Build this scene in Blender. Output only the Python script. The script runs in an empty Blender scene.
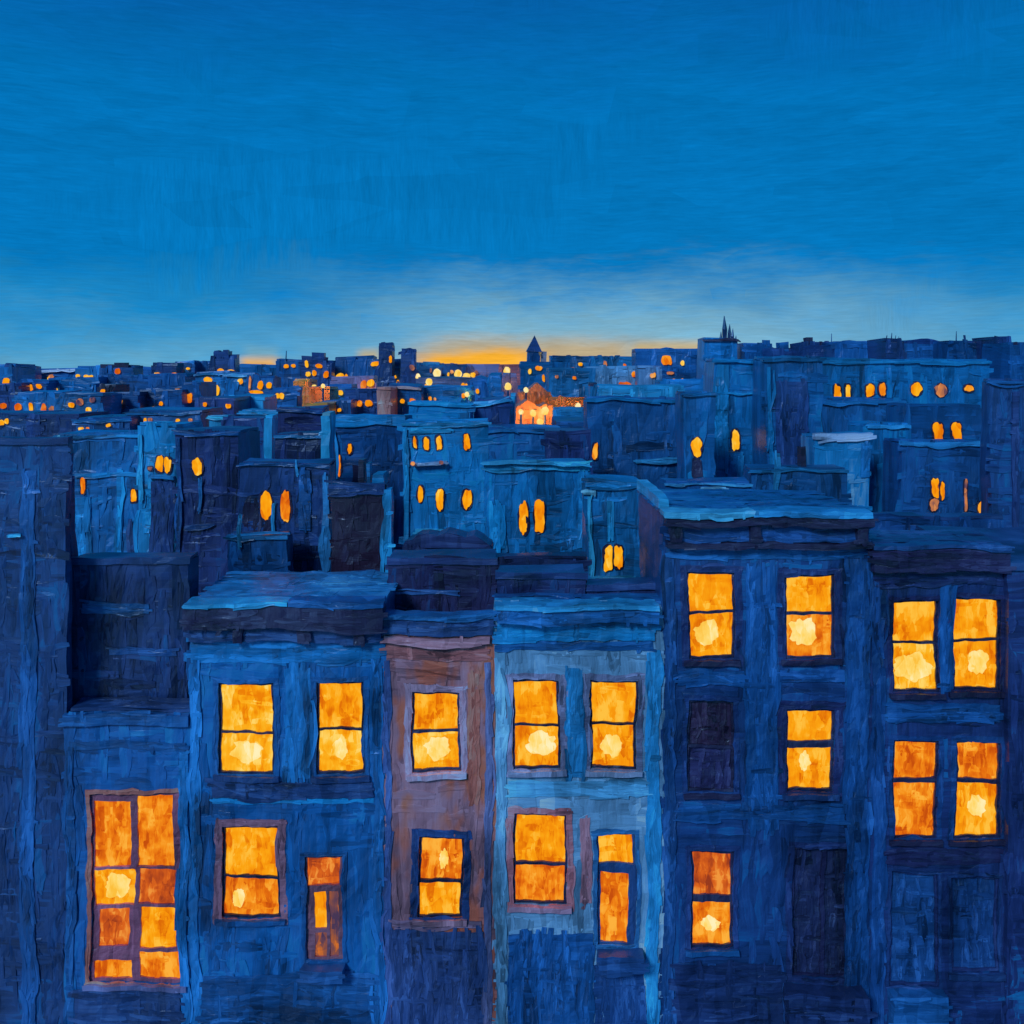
import bpy, math, random
from mathutils import Vector, noise
SC = bpy.context.scene
COL = SC.collection
rnd = random.Random(7)
# ---------------------------------------------------------------- camera maths
H = 14.3            # eye height (m): a window on the fifth floor
HOR = 374.0         # horizon row
def X(px, Y): return (px - 512.0) / 1024.0 * Y
def Z(py, Y): return H - (py - HOR) / 1024.0 * Y
def lin(c):
    out = []
    for v in c:
        v /= 255.0
        out.append(v / 12.92 if v <= 0.04045 else ((v + 0.055) / 1.055) ** 2.4)
    return out
KV = (0.165, 0.385, 0.82)      # light that a front facade receives (calibration of albedo)
def alb(c):
    if c[0] > 170 and c[2] < 80: return [.8, .8 * lin(c)[1] / lin(c)[0] * 1.0, .03]      # lamplight orange painted into the wall colour, besides the street lamps' own light
    return [min(0.8, max(0.002, a / k)) for a, k in zip(lin(c), KV)]

# ---------------------------------------------------------------- materials
class NT:
    def __init__(s, tree): s.t = tree; s.n = tree.nodes; s.l = tree.links
    def add(s, typ, **kw):
        nd = s.n.new(typ)
        for k, v in kw.items(): setattr(nd, k, v)
        return nd
    def put(s, sock, v):
        if hasattr(v, 'is_output'): s.l.new(v, sock)
        else: sock.default_value = v
    def math(s, op, a, b=None, c=None, clamp=False):
        nd = s.add('ShaderNodeMath', operation=op, use_clamp=clamp)
        s.put(nd.inputs[0], a)
        if b is not None: s.put(nd.inputs[1], b)
        if c is not None: s.put(nd.inputs[2], c)
        return nd.outputs[0]
    def vmul(s, a, v):
        nd = s.add('ShaderNodeVectorMath', operation='MULTIPLY'); s.put(nd.inputs[0], a); s.put(nd.inputs[1], v); return nd.outputs[0]
    def vadd(s, a, v):
        nd = s.add('ShaderNodeVectorMath', operation='ADD'); s.put(nd.inputs[0], a); s.put(nd.inputs[1], v); return nd.outputs[0]
    def noise(s, vec, scale, detail=2.0, rough=0.5, dist=0.0):
        nd = s.add('ShaderNodeTexNoise'); s.put(nd.inputs['Vector'], vec)
        nd.inputs['Scale'].default_value = scale; nd.inputs['Detail'].default_value = detail
        nd.inputs['Roughness'].default_value = rough; nd.inputs['Distortion'].default_value = dist
        return nd
    def voro(s, vec, scale=1.0):
        nd = s.add('ShaderNodeTexVoronoi'); s.put(nd.inputs['Vector'], vec); nd.inputs['Scale'].default_value = scale
        return nd
    def mixf(s, f, a, b):
        nd = s.add('ShaderNodeMix', data_type='FLOAT'); s.put(nd.inputs[0], f); s.put(nd.inputs[2], a); s.put(nd.inputs[3], b); return nd.outputs[0]
    def mixc(s, f, a, b, mode='MIX'):
        nd = s.add('ShaderNodeMix', data_type='RGBA', blend_type=mode); s.put(nd.inputs[0], f); s.put(nd.inputs[6], a); s.put(nd.inputs[7], b); return nd.outputs[2]
    def sep(s, v):
        nd = s.add('ShaderNodeSeparateXYZ'); s.put(nd.inputs[0], v); return nd.outputs
    def comb(s, x, y, z):
        nd = s.add('ShaderNodeCombineXYZ'); s.put(nd.inputs[0], x); s.put(nd.inputs[1], y); s.put(nd.inputs[2], z); return nd.outputs[0]
    def ramp(s, f, stops, interp='LINEAR'):
        nd = s.add('ShaderNodeValToRGB'); s.put(nd.inputs[0], f); cr = nd.color_ramp; cr.interpolation = interp
        while len(cr.elements) < len(stops): cr.elements.new(0.5)
        for e, (p, c) in zip(cr.elements, stops):
            e.position = p; e.color = (c[0], c[1], c[2], 1)
        return nd.outputs[0]
    def smooth(s, v, a, b):
        nd = s.add('ShaderNodeMapRange', interpolation_type='SMOOTHSTEP'); s.put(nd.inputs[0], v)
        nd.inputs[1].default_value = a; nd.inputs[2].default_value = b; return nd.outputs[0]

def brush(nt, s, bias=0.5):
    """Brush work laid in world space: returns (colour factor 0..1, relief height, big patches)."""
    pos = nt.add('ShaderNodeNewGeometry').outputs['Position']
    P = nt.vmul(pos, (1 / s,) * 3)
    wn = nt.noise(P, 0.9, 2)
    off = nt.vmul(nt.vadd(wn.outputs['Color'], (-.5, -.5, -.5)), (0.22, 0.22, 0.22))
    Q = nt.vadd(P, off)
    V = nt.vmul(Q, (1 / .17, 1 / .17, 1 / 1.5))
    Hh = nt.vmul(Q, (1 / 1.3, 1 / 1.3, 1 / .14))
    vv = nt.voro(V); hv = nt.voro(Hh)
    vb = nt.noise(nt.vmul(Q, (1 / .045, 1 / .045, 1 / .9)), 1, 3, .65)
    hb = nt.noise(nt.vmul(Q, (1 / .9, 1 / .9, 1 / .045)), 1, 3, .65)
    m = nt.noise(P, .62, 2, .6)
    mask = nt.smooth(nt.math('ADD', m.outputs[0], bias - .5), .47, .55)
    tone = nt.add('ShaderNodeAttribute', attribute_name='tone').outputs['Fac']
    dirn = nt.add('ShaderNodeAttribute', attribute_name='along').outputs['Fac']
    mask = nt.mixf(nt.math('GREATER_THAN', dirn, .05), mask, nt.math('GREATER_THAN', dirn, .5))
    r1 = nt.sep(vv.outputs['Color'])[0]; r2 = nt.sep(hv.outputs['Color'])[0]
    r = nt.mixf(mask, r1, r2)
    b = nt.mixf(mask, vb.outputs[0], hb.outputs[0])
    # second overlapping layer of strokes
    V2 = nt.voro(nt.vadd(nt.vmul(Q, (1 / .34, 1 / .34, 1 / 2.6)), (11.3, 4.1, 7.7)))
    rr = nt.sep(V2.outputs['Color'])[1]
    big = nt.noise(P, .33, 3, .6).outputs[0]
    f = nt.math('MULTIPLY', r, .27)
    f = nt.math('MULTIPLY_ADD', rr, .20, f)
    f = nt.math('MULTIPLY_ADD', nt.smooth(b, .25, .75), .17, f)
    f = nt.math('MULTIPLY_ADD', nt.smooth(big, .32, .68), .38, f)
    f = nt.math('ADD', f, nt.math('MULTIPLY', nt.math('SUBTRACT', tone, .5), .40))
    d = nt.mixf(mask, vv.outputs['Distance'], hv.outputs['Distance'])
    wv = nt.math('ADD', nt.noise(nt.vmul(P, (1 / .02, 1 / .02, 1 / .16)), 1, 1).outputs[0], nt.noise(nt.vmul(P, (1 / .16, 1 / .16, 1 / .02)), 1, 1).outputs[0])
    h = nt.math('MULTIPLY_ADD', b, .8, nt.math('MULTIPLY', d, -.5))
    h = nt.math('MULTIPLY_ADD', wv, .3, h)
    h = nt.math('MULTIPLY_ADD', r, .7, h)
    return f, h, big, P, b

MATS = {}
def cls(Y):
    s = Y / 22.0
    best = 1
    for k in (1, 1.4, 2, 3, 4.5, 7, 11, 17, 26):
        if abs(k - s) < abs(best - s): best = k
    return best
def paint(rgb, Y=22, bias=.5, contrast=1.0, light=None, rough=.34, second=None):
    s = cls(Y)
    key = (tuple(rgb), s, bias, contrast, light, second)
    if key in MATS: return MATS[key]
    m = bpy.data.materials.new('painted_%02x%02x%02x' % tuple(int(v) for v in rgb)); m.use_nodes = True
    nt = NT(m.node_tree); bs = nt.n['Principled BSDF']
    f, h, big, P, b = brush(nt, s, bias)
    base = alb(rgb)
    def mul(k, add=(0, 0, 0)): return [min(.85, max(.002, v * k + a)) for v, a in zip(base, add)]
    c = contrast
    dark = mul(1 - .72 * c); mid = mul(1 - .30 * c); hi = mul(1 + .42 * c)
    top = alb(light) if light else mul(1 + 1.1 * c, (.02 * c, .035 * c, .03 * c))
    col = nt.ramp(f, [(.14, dark), (.34, mid), (.50, base), (.66, hi), (.90, top)])
    if second:
        n2 = nt.noise(nt.vadd(nt.vmul(P, (1, 1, .45)), (3.3, 9.1, 1.7)), .9, 3, .65).outputs[0]
        col2 = nt.ramp(f, [(.14, [v * .5 for v in alb(second)]), (.5, alb(second)), (.9, [min(.85, v * 1.5) for v in alb(second)])])
        col = nt.mixc(nt.smooth(n2, .47, .58), col, col2)
    nt.l.new(col, bs.inputs['Base Color'])
    bs.inputs['Roughness'].default_value = rough
    bs.inputs['Specular IOR Level'].default_value = .5
    bp = nt.add('ShaderNodeBump'); bp.inputs['Strength'].default_value = .34; bp.inputs['Distance'].default_value = .022 * s
    nt.l.new(h, bp.inputs['Height']); nt.l.new(bp.outputs[0], bs.inputs['Normal'])
    MATS[key] = m
    return m
GLOW = {
 'gold':   ((222, 108, 8), (246, 146, 12), (252, 166, 20), (254, 192, 64)),
 'bright': ((236, 128, 8), (250, 162, 16), (253, 184, 38), (255, 214, 104)),
 'orange': ((196, 78, 14), (228, 110, 16), (246, 146, 28), (252, 176, 60)),
 'red':    ((150, 58, 30), (192, 80, 28), (220, 102, 30), (240, 150, 60)),
 'brown':  ((70, 54, 84), (112, 70, 76), (150, 84, 58), (206, 110, 44)),
 'lamp':   ((252, 190, 60), (255, 212, 100), (255, 226, 140), (255, 240, 185)),
 'dim':    ((60, 52, 88), (150, 96, 80), (206, 126, 74), (238, 168, 100)),
}
def glow(kind, Y=22, k=1.0):
    s = cls(Y)
    key = ('glow', kind, s, k)
    if key in MATS: return MATS[key]
    m = bpy.data.materials.new('lit_' + kind); m.use_nodes = True
    nt = NT(m.node_tree); nt.n.remove(nt.n['Principled BSDF'])
    pos = nt.add('ShaderNodeNewGeometry').outputs['Position']
    P = nt.vmul(pos, (1 / s,) * 3)
    wn = nt.noise(P, 3.2, 2)
    Q = nt.vadd(P, nt.vmul(wn.outputs['Color'], (.16, .16, .16)))
    v = nt.voro(nt.vmul(Q, (1 / .15, 1 / .15, 1 / .42)))
    b = nt.noise(nt.vmul(Q, (1 / .035, 1 / .035, 1 / .4)), 1, 3, .6).outputs[0]
    g = nt.noise(P, 2.6, 2).outputs[0]
    f = nt.math('MULTIPLY', nt.sep(v.outputs['Color'])[0], .42)
    f = nt.math('MULTIPLY_ADD', nt.smooth(b, .25, .75), .16, f)
    f = nt.math('MULTIPLY_ADD', nt.smooth(g, .3, .7), .44, f)
    tone = nt.add('ShaderNodeAttribute', attribute_name='tone').outputs['Fac']
    f = nt.math('ADD', f, nt.math('MULTIPLY', nt.math('SUBTRACT', tone, .5), .42))
    cs = [lin(c) for c in GLOW[kind]]
    col = nt.ramp(f, [(.12, cs[0]), (.38, cs[1]), (.62, cs[2]), (.88, cs[3])])
    em = nt.add('ShaderNodeEmission'); nt.l.new(col, em.inputs[0]); em.inputs[1].default_value = k
    nt.l.new(em.outputs[0], nt.n['Material Output'].inputs[0])
    if s > 1.2: m.cycles.emission_sampling = 'NONE'
    MATS[key] = m
    return m

# ---------------------------------------------------------------- mesh helpers
def wob(p, s):
    a = noise.noise_vector(p * (0.75 / s)) * (.062 * s)
    b = noise.noise_vector(p * (3.6 / s) + Vector((7, 3, 1))) * (.028 * s)
    c = noise.noise_vector(p * (11. / s) + Vector((1, 13, 5))) * (.014 * s)
    return p + a + b + c
class MB:
    def __init__(s, Y=22): s.v = []; s.f = []; s.ix = {}; s.s = Y / 22.0; s.rag = 0; s.tone = {}
    def strokes(s, x0, x1, z0, z1, y, dens=8, wid=.17, ln=1.0, holes=(), pv=.6, seed=None, lo=.0, hi=1., over=.4, hmax=.03):
        """thick loose daubs of paint laid on a wall front"""
        k = s.s; r = random.Random(seed if seed is not None else int((x0 * 131 + z0 * 17 + y * 7 + x1 * 3) * 100))
        W, Ht = x1 - x0, z1 - z0
        if W <= 0 or Ht <= 0: return s
        n = max(2, int(W * Ht / k / k * dens)); n = min(n, 520)
        for _ in range(n):
            vert = r.random() < pv
            w = min(wid * k * r.uniform(.5, 1.35), .45 * min(W, Ht) + .02 * k)
            L = min(ln * k * r.uniform(.4, 1.5), (Ht if vert else W) * 1.02)
            cx = r.uniform(x0, x1); cz = r.uniform(z0, z1)
            ov = w * over
            if vert:
                cx = min(max(cx, x0 + w / 2 - ov), x1 - w / 2 + ov); cz = min(max(cz, z0 + L / 2 - ov), z1 - L / 2 + ov)
            else:
                cz = min(max(cz, z0 + w / 2 - ov), z1 - w / 2 + ov); cx = min(max(cx, x0 + L / 2 - ov), x1 - L / 2 + ov)
            ang = r.gauss(0, .07); bend = r.gauss(0, .04) * L
            pts = []
            m = 6
            for i in range(m + 1):
                t = i / m - .5
                u = t * L; v = bend * (1 - 4 * t * t) + u * ang
                pts.append((cx + v, cz + u) if vert else (cx + u, cz + v))
            bad = False
            for h in holes:
                e = w * .55
                for p in pts:
                    if h[0] - e < p[0] < h[1] + e and h[2] - e < p[1] < h[3] + e: bad = True; break
                if bad: break
            if bad: continue
            q = r.uniform(.004, hmax * .55) * k; tone = min(1, max(0, r.gauss((lo + hi) / 2, (hi - lo) * .30)))
            rows = []
            for i, p in enumerate(pts):
                t = i / m
                ww = w / 2 * (.62 + .38 * math.sin(math.pi * min(1, max(0, t)))) * r.uniform(.86, 1.14)
                row = []
                for e, yy in ((-1.0, 0), (-.93, q), (0, q * .72), (.93, q), (1.0, 0)):
                    o = e * ww
                    row.append(len(s.v))
                    s.v.append(Vector((p[0] + (o if vert else 0), y - yy - .001, p[1] + (0 if vert else -o))))
                    s.tone[row[-1]] = (tone, .3 if vert else .9)
                rows.append(row)
            for i in range(m):
                for j in range(4):
                    s.f.append([rows[i][j], rows[i][j + 1], rows[i + 1][j + 1], rows[i + 1][j]])
        return s
    def vert(s, p):
        k = (round(p[0], 4), round(p[1], 4), round(p[2], 4))
        if k not in s.ix: s.ix[k] = len(s.v); s.v.append(Vector(p))
        return s.ix[k]
    def quad(s, a, b, c, d):
        ids = [s.vert(p) for p in (a, b, c, d)]
        if len(set(ids)) == 4: s.f.append(ids)
        elif len(set(ids)) == 3:
            t = []
            for i in ids:
                if i not in t: t.append(i)
            s.f.append(t)
    def lines(s, a, b, step, extra=()):
        n = max(1, int(math.ceil(abs(b - a) / step)))
        L = [a + (b - a) * i / n for i in range(n + 1)]
        L += [e for e in extra if min(a, b) < e < max(a, b)]
        L = sorted(set(round(x, 5) for x in L))
        out = [L[0]]
        ex = [round(e, 5) for e in extra]
        for x in L[1:]:
            if x - out[-1] < step * .22:
                if x in ex and out[-1] not in ex and len(out) > 1: out[-1] = x
                elif x in ex or x == L[-1]: out.append(x)
            else: out.append(x)
        return out
    def plane(s, axis, k, u, v, flip=False, holes=()):
        """grid in a plane; axis 'x','y','z' is the constant one; u,v lists of lines"""
        def P(a, b):
            return (k, a, b) if axis == 'x' else (a, k, b) if axis == 'y' else (a, b, k)
        for i in range(len(u) - 1):
            for j in range(len(v) - 1):
                cu = (u[i] + u[i + 1]) / 2; cv = (v[j] + v[j + 1]) / 2
                if any(h[0] < cu < h[1] and h[2] < cv < h[3] for h in holes): continue
                q = [P(u[i], v[j]), P(u[i + 1], v[j]), P(u[i + 1], v[j + 1]), P(u[i], v[j + 1])]
                if flip: q.reverse()
                s.quad(*q)
    def box(s, x0, x1, y0, y1, z0, z1, step=.5, holes=(), reveal=.2, cap=True, through=False):
        s.ix = {}
        xs = s.lines(x0, x1, step, [h[0] for h in holes] + [h[1] for h in holes])
        zs = s.lines(z0, z1, step, [h[2] for h in holes] + [h[3] for h in holes])
        ys = s.lines(y0, y1, max(step, (y1 - y0) / 6))
        s.plane('y', y0, xs, zs, False, holes)
        s.plane('y', y1, xs, zs, True, holes if through else ())
        s.plane('x', x0, ys, zs, True); s.plane('x', x1, ys, zs, False)
        if cap: s.plane('z', z1, xs, ys, False); s.plane('z', z0, xs, ys, True)
        yr = y0 + reveal
        for (a, b, c, d) in holes:
            xx = [x for x in xs if a - 1e-4 <= x <= b + 1e-4]; zz = [z for z in zs if c - 1e-4 <= z <= d + 1e-4]
            for i in range(len(xx) - 1):
                s.quad((xx[i], y0, c), (xx[i + 1], y0, c), (xx[i + 1], yr, c), (xx[i], yr, c))
                s.quad((xx[i], yr, d), (xx[i + 1], yr, d), (xx[i + 1], y0, d), (xx[i], y0, d))
            for i in range(len(zz) - 1):
                s.quad((a, y0, zz[i]), (a, yr, zz[i]), (a, yr, zz[i + 1]), (a, y0, zz[i + 1]))
                s.quad((b, y0, zz[i + 1]), (b, yr, zz[i + 1]), (b, yr, zz[i]), (b, y0, zz[i]))
        return s
    def prism(s, pts, y0, y1):
        """outline (x,z) extruded along y"""
        s.ix = {}
        n = len(pts)
        a = [s.vert((p[0], y0, p[1])) for p in pts]; b = [s.vert((p[0], y1, p[1])) for p in pts]
        s.f.append(a[::-1]); s.f.append(b)
        for i in range(n):
            j = (i + 1) % n; s.f.append([a[i], a[j], b[j], b[i]])
        return s
    def cyl(s, c, r, h, n=10, r2=None):
        s.ix = {}
        r2 = r if r2 is None else r2
        a = []; b = []
        for i in range(n):
            t = i / n * 2 * math.pi
            a.append(s.vert((c[0] + r * math.cos(t), c[1] + r * math.sin(t), c[2])))
            b.append(s.vert((c[0] + r2 * math.cos(t) + 1e-4 * i, c[1] + r2 * math.sin(t), c[2] + h)))
        s.f.append(a[::-1]); s.f.append(b)
        for i in range(n):
            j = (i + 1) % n; s.f.append([a[i], a[j], b[j], b[i]])
        return s
    def ball(s, c, rx, ry, rz, jit=.15, nu=12, nv=8):
        s.ix = {}
        rows = []
        for j in range(nv + 1):
            t = math.pi * j / nv; row = []
            for i in range(nu):
                p = 2 * math.pi * i / nu
                d = Vector((math.sin(t) * math.cos(p), math.sin(t) * math.sin(p), math.cos(t)))
                k = 1 + jit * 2 * noise.noise(d * 2.1 + Vector(c) * 3.7)
                row.append(s.vert((c[0] + d.x * rx * k, c[1] + d.y * ry * k, c[2] + d.z * rz * k)))
            rows.append(row)
        for j in range(nv):
            for i in range(nu):
                q = [rows[j][i], rows[j + 1][i], rows[j + 1][(i + 1) % nu], rows[j][(i + 1) % nu]]
                t = []
                for k in q:
                    if k not in t: t.append(k)
                if len(t) > 2: s.f.append(t)
        return s
    def build(s, name, mat, parent=None, wobble=True):
        vs = [wob(v, s.s) for v in s.v] if wobble else s.v
        me = bpy.data.meshes.new(name); me.from_pydata([tuple(v) for v in vs], [], s.f)
        me.materials.append(mat); me.update()
        n = len(me.vertices)
        a = me.attributes.new('tone', 'FLOAT', 'POINT'); b = me.attributes.new('along', 'FLOAT', 'POINT')
        tv = [.5] * n; dv = [0.] * n
        for i, (t, d) in s.tone.items(): tv[i] = t; dv[i] = d
        a.data.foreach_set('value', tv); b.data.foreach_set('value', dv)
        o = bpy.data.objects.new(name, me); COL.objects.link(o)
        if parent: o.parent = parent
        return o
def tag(o, label, cat, group=None, kind=None):
    if label: o['label'] = label
    if cat: o['category'] = cat
    if group: o['group'] = group
    if kind: o['kind'] = kind
    return o
class Thing:
    """An Empty at the thing's base; parts are made in world coordinates and parented keeping them there."""
    def __init__(s, name, loc, label, cat, group=None):
        s.o = bpy.data.objects.new(name, None); COL.objects.link(s.o); s.o.location = loc
        s.o.empty_display_size = .3
        s.loc = Vector(loc); tag(s.o, label, cat, group)
    def part(s, name, mb, mat, parent=None, wobble=True):
        vs = [wob(v, mb.s) for v in mb.v] if wobble else mb.v
        if mb.rag:
            k = mb.rag * mb.s; vs2 = []
            for v, o in zip(vs, mb.v):
                n = noise.noise_vector(Vector((o.x * 7.1, 3.3, o.z * 7.1)) / mb.s) * .8 + noise.noise_vector(Vector((o.x * .9, 8.3, o.z * .9)) / mb.s) * .8
                vs2.append(v + Vector((n.x * k, 0, n.z * k)))
            vs = vs2
        mb.v = [v - s.loc for v in vs]
        return mb.build(name, mat, parent or s.o, False)

def bead(x0, x1, z0, z1, y0, y1, rag=.0, Y=22, n=20, power=5.0, seed=0):
    """thick rounded-rectangle daub of glass with an uneven rim"""
    m = MB(Y); cx, cz = (x0 + x1) / 2, (z0 + z1) / 2; hx, hz = (x1 - x0) / 2, (z1 - z0) / 2
    pts = []
    for i in range(n):
        t = 2 * math.pi * i / n
        c, si = math.cos(t), math.sin(t)
        r = (abs(c) ** power + abs(si) ** power) ** (-1 / power)
        k = 1 + rag * noise.noise(Vector((c * 1.9 + seed, si * 1.9, cx * 1.3 + cz)))
        pts.append((cx + hx * c * r * k, cz + hz * si * r * k))
    return m.prism(pts, y0, y1)

# palette (as seen in the light of the dusk)
INK = (17, 26, 60); NAVY = (13, 42, 96); DEEP = (8, 56, 120); BLUE = (5, 72, 142)
MIDL = (8, 92, 168); LITE = (22, 112, 184); PALE = (66, 146, 204)
DUSTY = (92, 84, 112); BROWN = (112, 74, 66)

# ---------------------------------------------------------------- windows of the near houses
LAMPS = []
def near_window(T, yf, panes, Yd=22, frame=INK, margin=2.4, surround=None, sill=True, name='window', sur_w=6, label=None):
    """panes: (px0,px1,py0,py1,kind). Returns hole (x0,x1,z0,z1) to cut from the wall whose front is at yf."""
    px0 = min(p[0] for p in panes) - margin; px1 = max(p[1] for p in panes) + margin
    py0 = min(p[2] for p in panes) - margin; py1 = max(p[3] for p in panes) + margin
    hole = (X(px0, yf), X(px1, yf), Z(py1, yf), Z(py0, yf))
    hs = [(X(a, yf), X(b, yf), Z(d, yf), Z(c, yf)) for (a, b, c, d, k) in panes]
    fr = MB(Yd).box(hole[0] + .004, hole[1] - .004, yf + .05, yf + .11, hole[2] + .004, hole[3] - .004, .09, hs, .06, True, True)
    w = T.part(name, fr, paint(frame, Yd))
    if label: w['label'] = label
    for (a, b, c, d, k), h in zip(panes, hs):
        pm = MB(Yd).box(h[0] - .03, h[1] + .03, yf + .115, yf + .14, h[2] - .03, h[3] + .03, .25)
        pm.strokes(h[0], h[1], h[2], h[3], yf + .113, 34, .13, .42, (), .75, over=.10, hmax=.05)
        T.part('pane', pm, glow(k) if k in GLOW else paint(k, Yd), w)
    if surround:  # shade and glow around the windows are painted into the surround colours
        sw = sur_w / 1024 * yf
        o = (hole[0] - sw, hole[1] + sw, hole[2] - sw, hole[3] + sw)
        sm = MB(Yd).box(o[0], o[1], yf - .016, yf + .03, o[2], o[3], .09, [hole], .046, True, True); sm.rag = .02; soh = [(o[0], hole[0]), (hole[1], o[1])]
        for a, b in soh: sm.strokes(a, b, o[2], o[3], yf - .016, 16, .10, .6, (), 1, over=.3, hmax=.02)
        for a, b in ((o[2], hole[2]), (hole[3], o[3])): sm.strokes(o[0], o[1], a, b, yf - .016, 16, .10, .6, (), 0, over=.3, hmax=.02)
        T.part('surround', sm, paint(surround, Yd), w)
    if sill:
        e = 5 / 1024 * yf
        T.part('sill', MB(Yd).box(hole[0] - e, hole[1] + e, yf - .10, yf + .04, hole[2] - .13, hole[2] - .02, .14), paint(sill if isinstance(sill, tuple) else surround or DEEP, Yd), w)
    return hole
def lamp(px, py, w, h, yf, label):
    m = MB(22).ball((X(px, yf), yf + .065, Z(py, yf)), w / 1024 * yf / 2, .045, h / 1024 * yf / 2, .26, 24, 14)
    o = m.build('lamp', glow('lamp'), None, True)
    tag(o, label, 'lamp', 'lamps glowing inside the near windows')
def sash(x0, x1, y0, y1, split, k1, k2, gap=3.2):
    return [(x0, x1, y0, split - gap / 2, k1), (x0, x1, split + gap / 2, y1, k2)]

def near_house(label, x0, x1, top, yf, depth, wallmat, wins, roofmat, base_x=None, name='town_house', zr=None):
    """wins: list of dicts for near_window; returns Thing"""
    xa, xb = X(x0, yf), X(x1, yf); zt = Z(top, yf)
    T = Thing(name, ((xa + xb) / 2, yf, 0), label, 'house')
    holes = [near_window(T, yf, **w) for w in wins]
    wm = MB(22).box(xa, xb, yf, yf + depth, -.15, zt, .2, holes, .2)
    wm.strokes(xa, xb, .2, zt, yf, 8, .22, 1.15, holes)
    T.part('wall', wm, wallmat)
    rm = MB(22).box(xa - .02, xb + .02, yf + .25, yf + depth + .05, zt + .01, zt + .09, .4)
    n0 = len(rm.v); rm.strokes(xa, xb, 0, depth - .3, 0, 6, .3, 1.6, (), .15, over=.3)
    for i in range(n0, len(rm.v)): v = rm.v[i]; rm.v[i] = Vector((v.x, yf + .3 + v.z, zt + .09 - v.y * .7))
    T.part('roof', rm, roofmat)
    T.zt = zt; T.xa = xa; T.xb = xb; T.yf = yf; T.d = depth
    return T
def trim(T, name, px0, px1, py0, py1, mat, out=.08, back=.05, step=.2, label=None):
    yf = T.yf
    soft = name in ('pilaster', 'corner_pilaster', 'panel', 'string_course', 'fascia', 'plinth_or_shade', 'mullion_pilaster')
    m = MB(22).box(X(px0, yf), X(px1, yf), yf - out * (.45 if soft else 1), yf + back, Z(py1, yf), Z(py0, yf), .11 if soft else .16)
    horiz = (px1 - px0) > (py1 - py0)
    m.strokes(X(px0, yf), X(px1, yf), Z(py1, yf), Z(py0, yf), yf - out * (.45 if soft else 1), 16, .12, 1.0, (), .08 if horiz else .92, over=.9, hmax=.02)
    m.rag = .02 if soft else .012
    p = T.part(name, m, mat)
    if label: p['label'] = label
    return p

# ================================================================ FRONT ROW
YF = 22.0
# --- low house at the left with tall french window
T = near_house('low two-tone blue house with tall amber french window, nearest house at far left', 66, 189.6, 716, YF, .9,
    paint((8, 62, 134), light=(16, 92, 170)), [
    dict(panes=[(93, 130, 801, 868, 'orange'), (137, 173, 796, 868, 'orange'), (93, 135, 870.5, 907, 'gold'), (139, 175, 870.5, 905, 'red'),
                (97, 129, 911, 947, 'red'), (142, 178, 908, 948, 'gold'), (94, 133, 961, 980, 'orange'), (141, 179, 952, 979, 'orange')],
         frame=(70, 54, 88), surround=(120, 78, 88), sur_w=4, sill=(52, 74, 132), margin=3, label='tall amber french window in eight panes')],  # warm surround colour paints in the glow at the window's edge
    paint(NAVY, bias=.62))
trim(T, 'cornice', 64, 189, 714, 724, paint(DEEP), .10)
trim(T, 'string_course', 70, 185, 741, 749, paint(DEEP), .07)
trim(T, 'corner_pilaster', 180, 189, 750, 1040, paint((10, 76, 150)), .09)
trim(T, 'corner_pilaster', 66, 74, 750, 1040, paint(DEEP), .07)
trim(T, 'plinth_or_shade', 75, 179, 990, 1040, paint(NAVY), .10)
lamp(117, 888, 25, 24, YF, 'large pale yellow lamp behind the tall french window at far left')

# --- house B
T = near_house('mid-blue two-storey house with pale flat roof, between the low left house and the brown house', 190, 384.6, 606, YF, 3.3,
    paint((6, 64, 136), light=(14, 92, 168)), [
    dict(panes=sash(222, 271, 685, 772, 733, 'bright', 'bright', 2.0), surround=DEEP, sur_w=5, sill=NAVY),
    dict(panes=sash(318, 362, 684, 772, 731, 'gold', 'bright', 2.4), surround=DEEP, sur_w=5, sill=NAVY),
    dict(panes=sash(224, 277, 829, 915, 878, 'gold', 'orange', 2.4), surround=(84, 76, 112), sur_w=7, sill=DEEP, label='amber window with its glow painted into the dusty mauve surround'),  # window glow is put into this surround's colour
    dict(panes=[(308, 340, 858, 886, 'red'), (314, 326, 893, 930, 'gold'), (329, 338, 893, 957, 'brown'), (314, 326, 934, 957, 'brown')], name='door',
         surround=DEEP, sur_w=4, sill=False, frame=(70, 60, 90), label='narrow front door with glowing red-orange transom')],
    paint((14, 86, 158), bias=.7, light=(40, 120, 190)))
trim(T, 'cornice', 187, 385, 604, 626, paint(INK), .34, .3)
trim(T, 'cornice', 191, 383, 627, 640, paint(NAVY, bias=.8), .16)
trim(T, 'fascia', 192, 382, 641, 662, paint(BLUE, bias=.75), .06)
trim(T, 'coping', 187, 291, 600.5, 604, paint(LITE, bias=.7), .38, .3)  # pale coping colour paints a highlight along the roof edge
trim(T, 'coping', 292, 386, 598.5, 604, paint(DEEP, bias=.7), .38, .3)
for a in (236, 300, 356): trim(T, 'bracket', a, a + 10, 627, 641, paint(INK), .26)
trim(T, 'pilaster', 284, 310, 668, 778, paint((10, 78, 152), bias=.3), .05)
trim(T, 'corner_pilaster', 191, 200, 663, 1040, paint((10, 76, 150), bias=.3), .07)
trim(T, 'corner_pilaster', 374, 383, 663, 1040, paint((8, 66, 136), bias=.3), .07)
trim(T, 'string_course', 212, 372, 782, 797, paint(NAVY, bias=.7), .09)
trim(T, 'string_course', 212, 372, 798, 803, paint(MIDL, bias=.7), .05)
trim(T, 'plinth_or_shade', 201, 373, 975, 1040, paint(DEEP, bias=.7), .08)
trim(T, 'doorstep', 303, 345, 962, 974, paint((12, 54, 116), bias=.7), .35)
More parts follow.
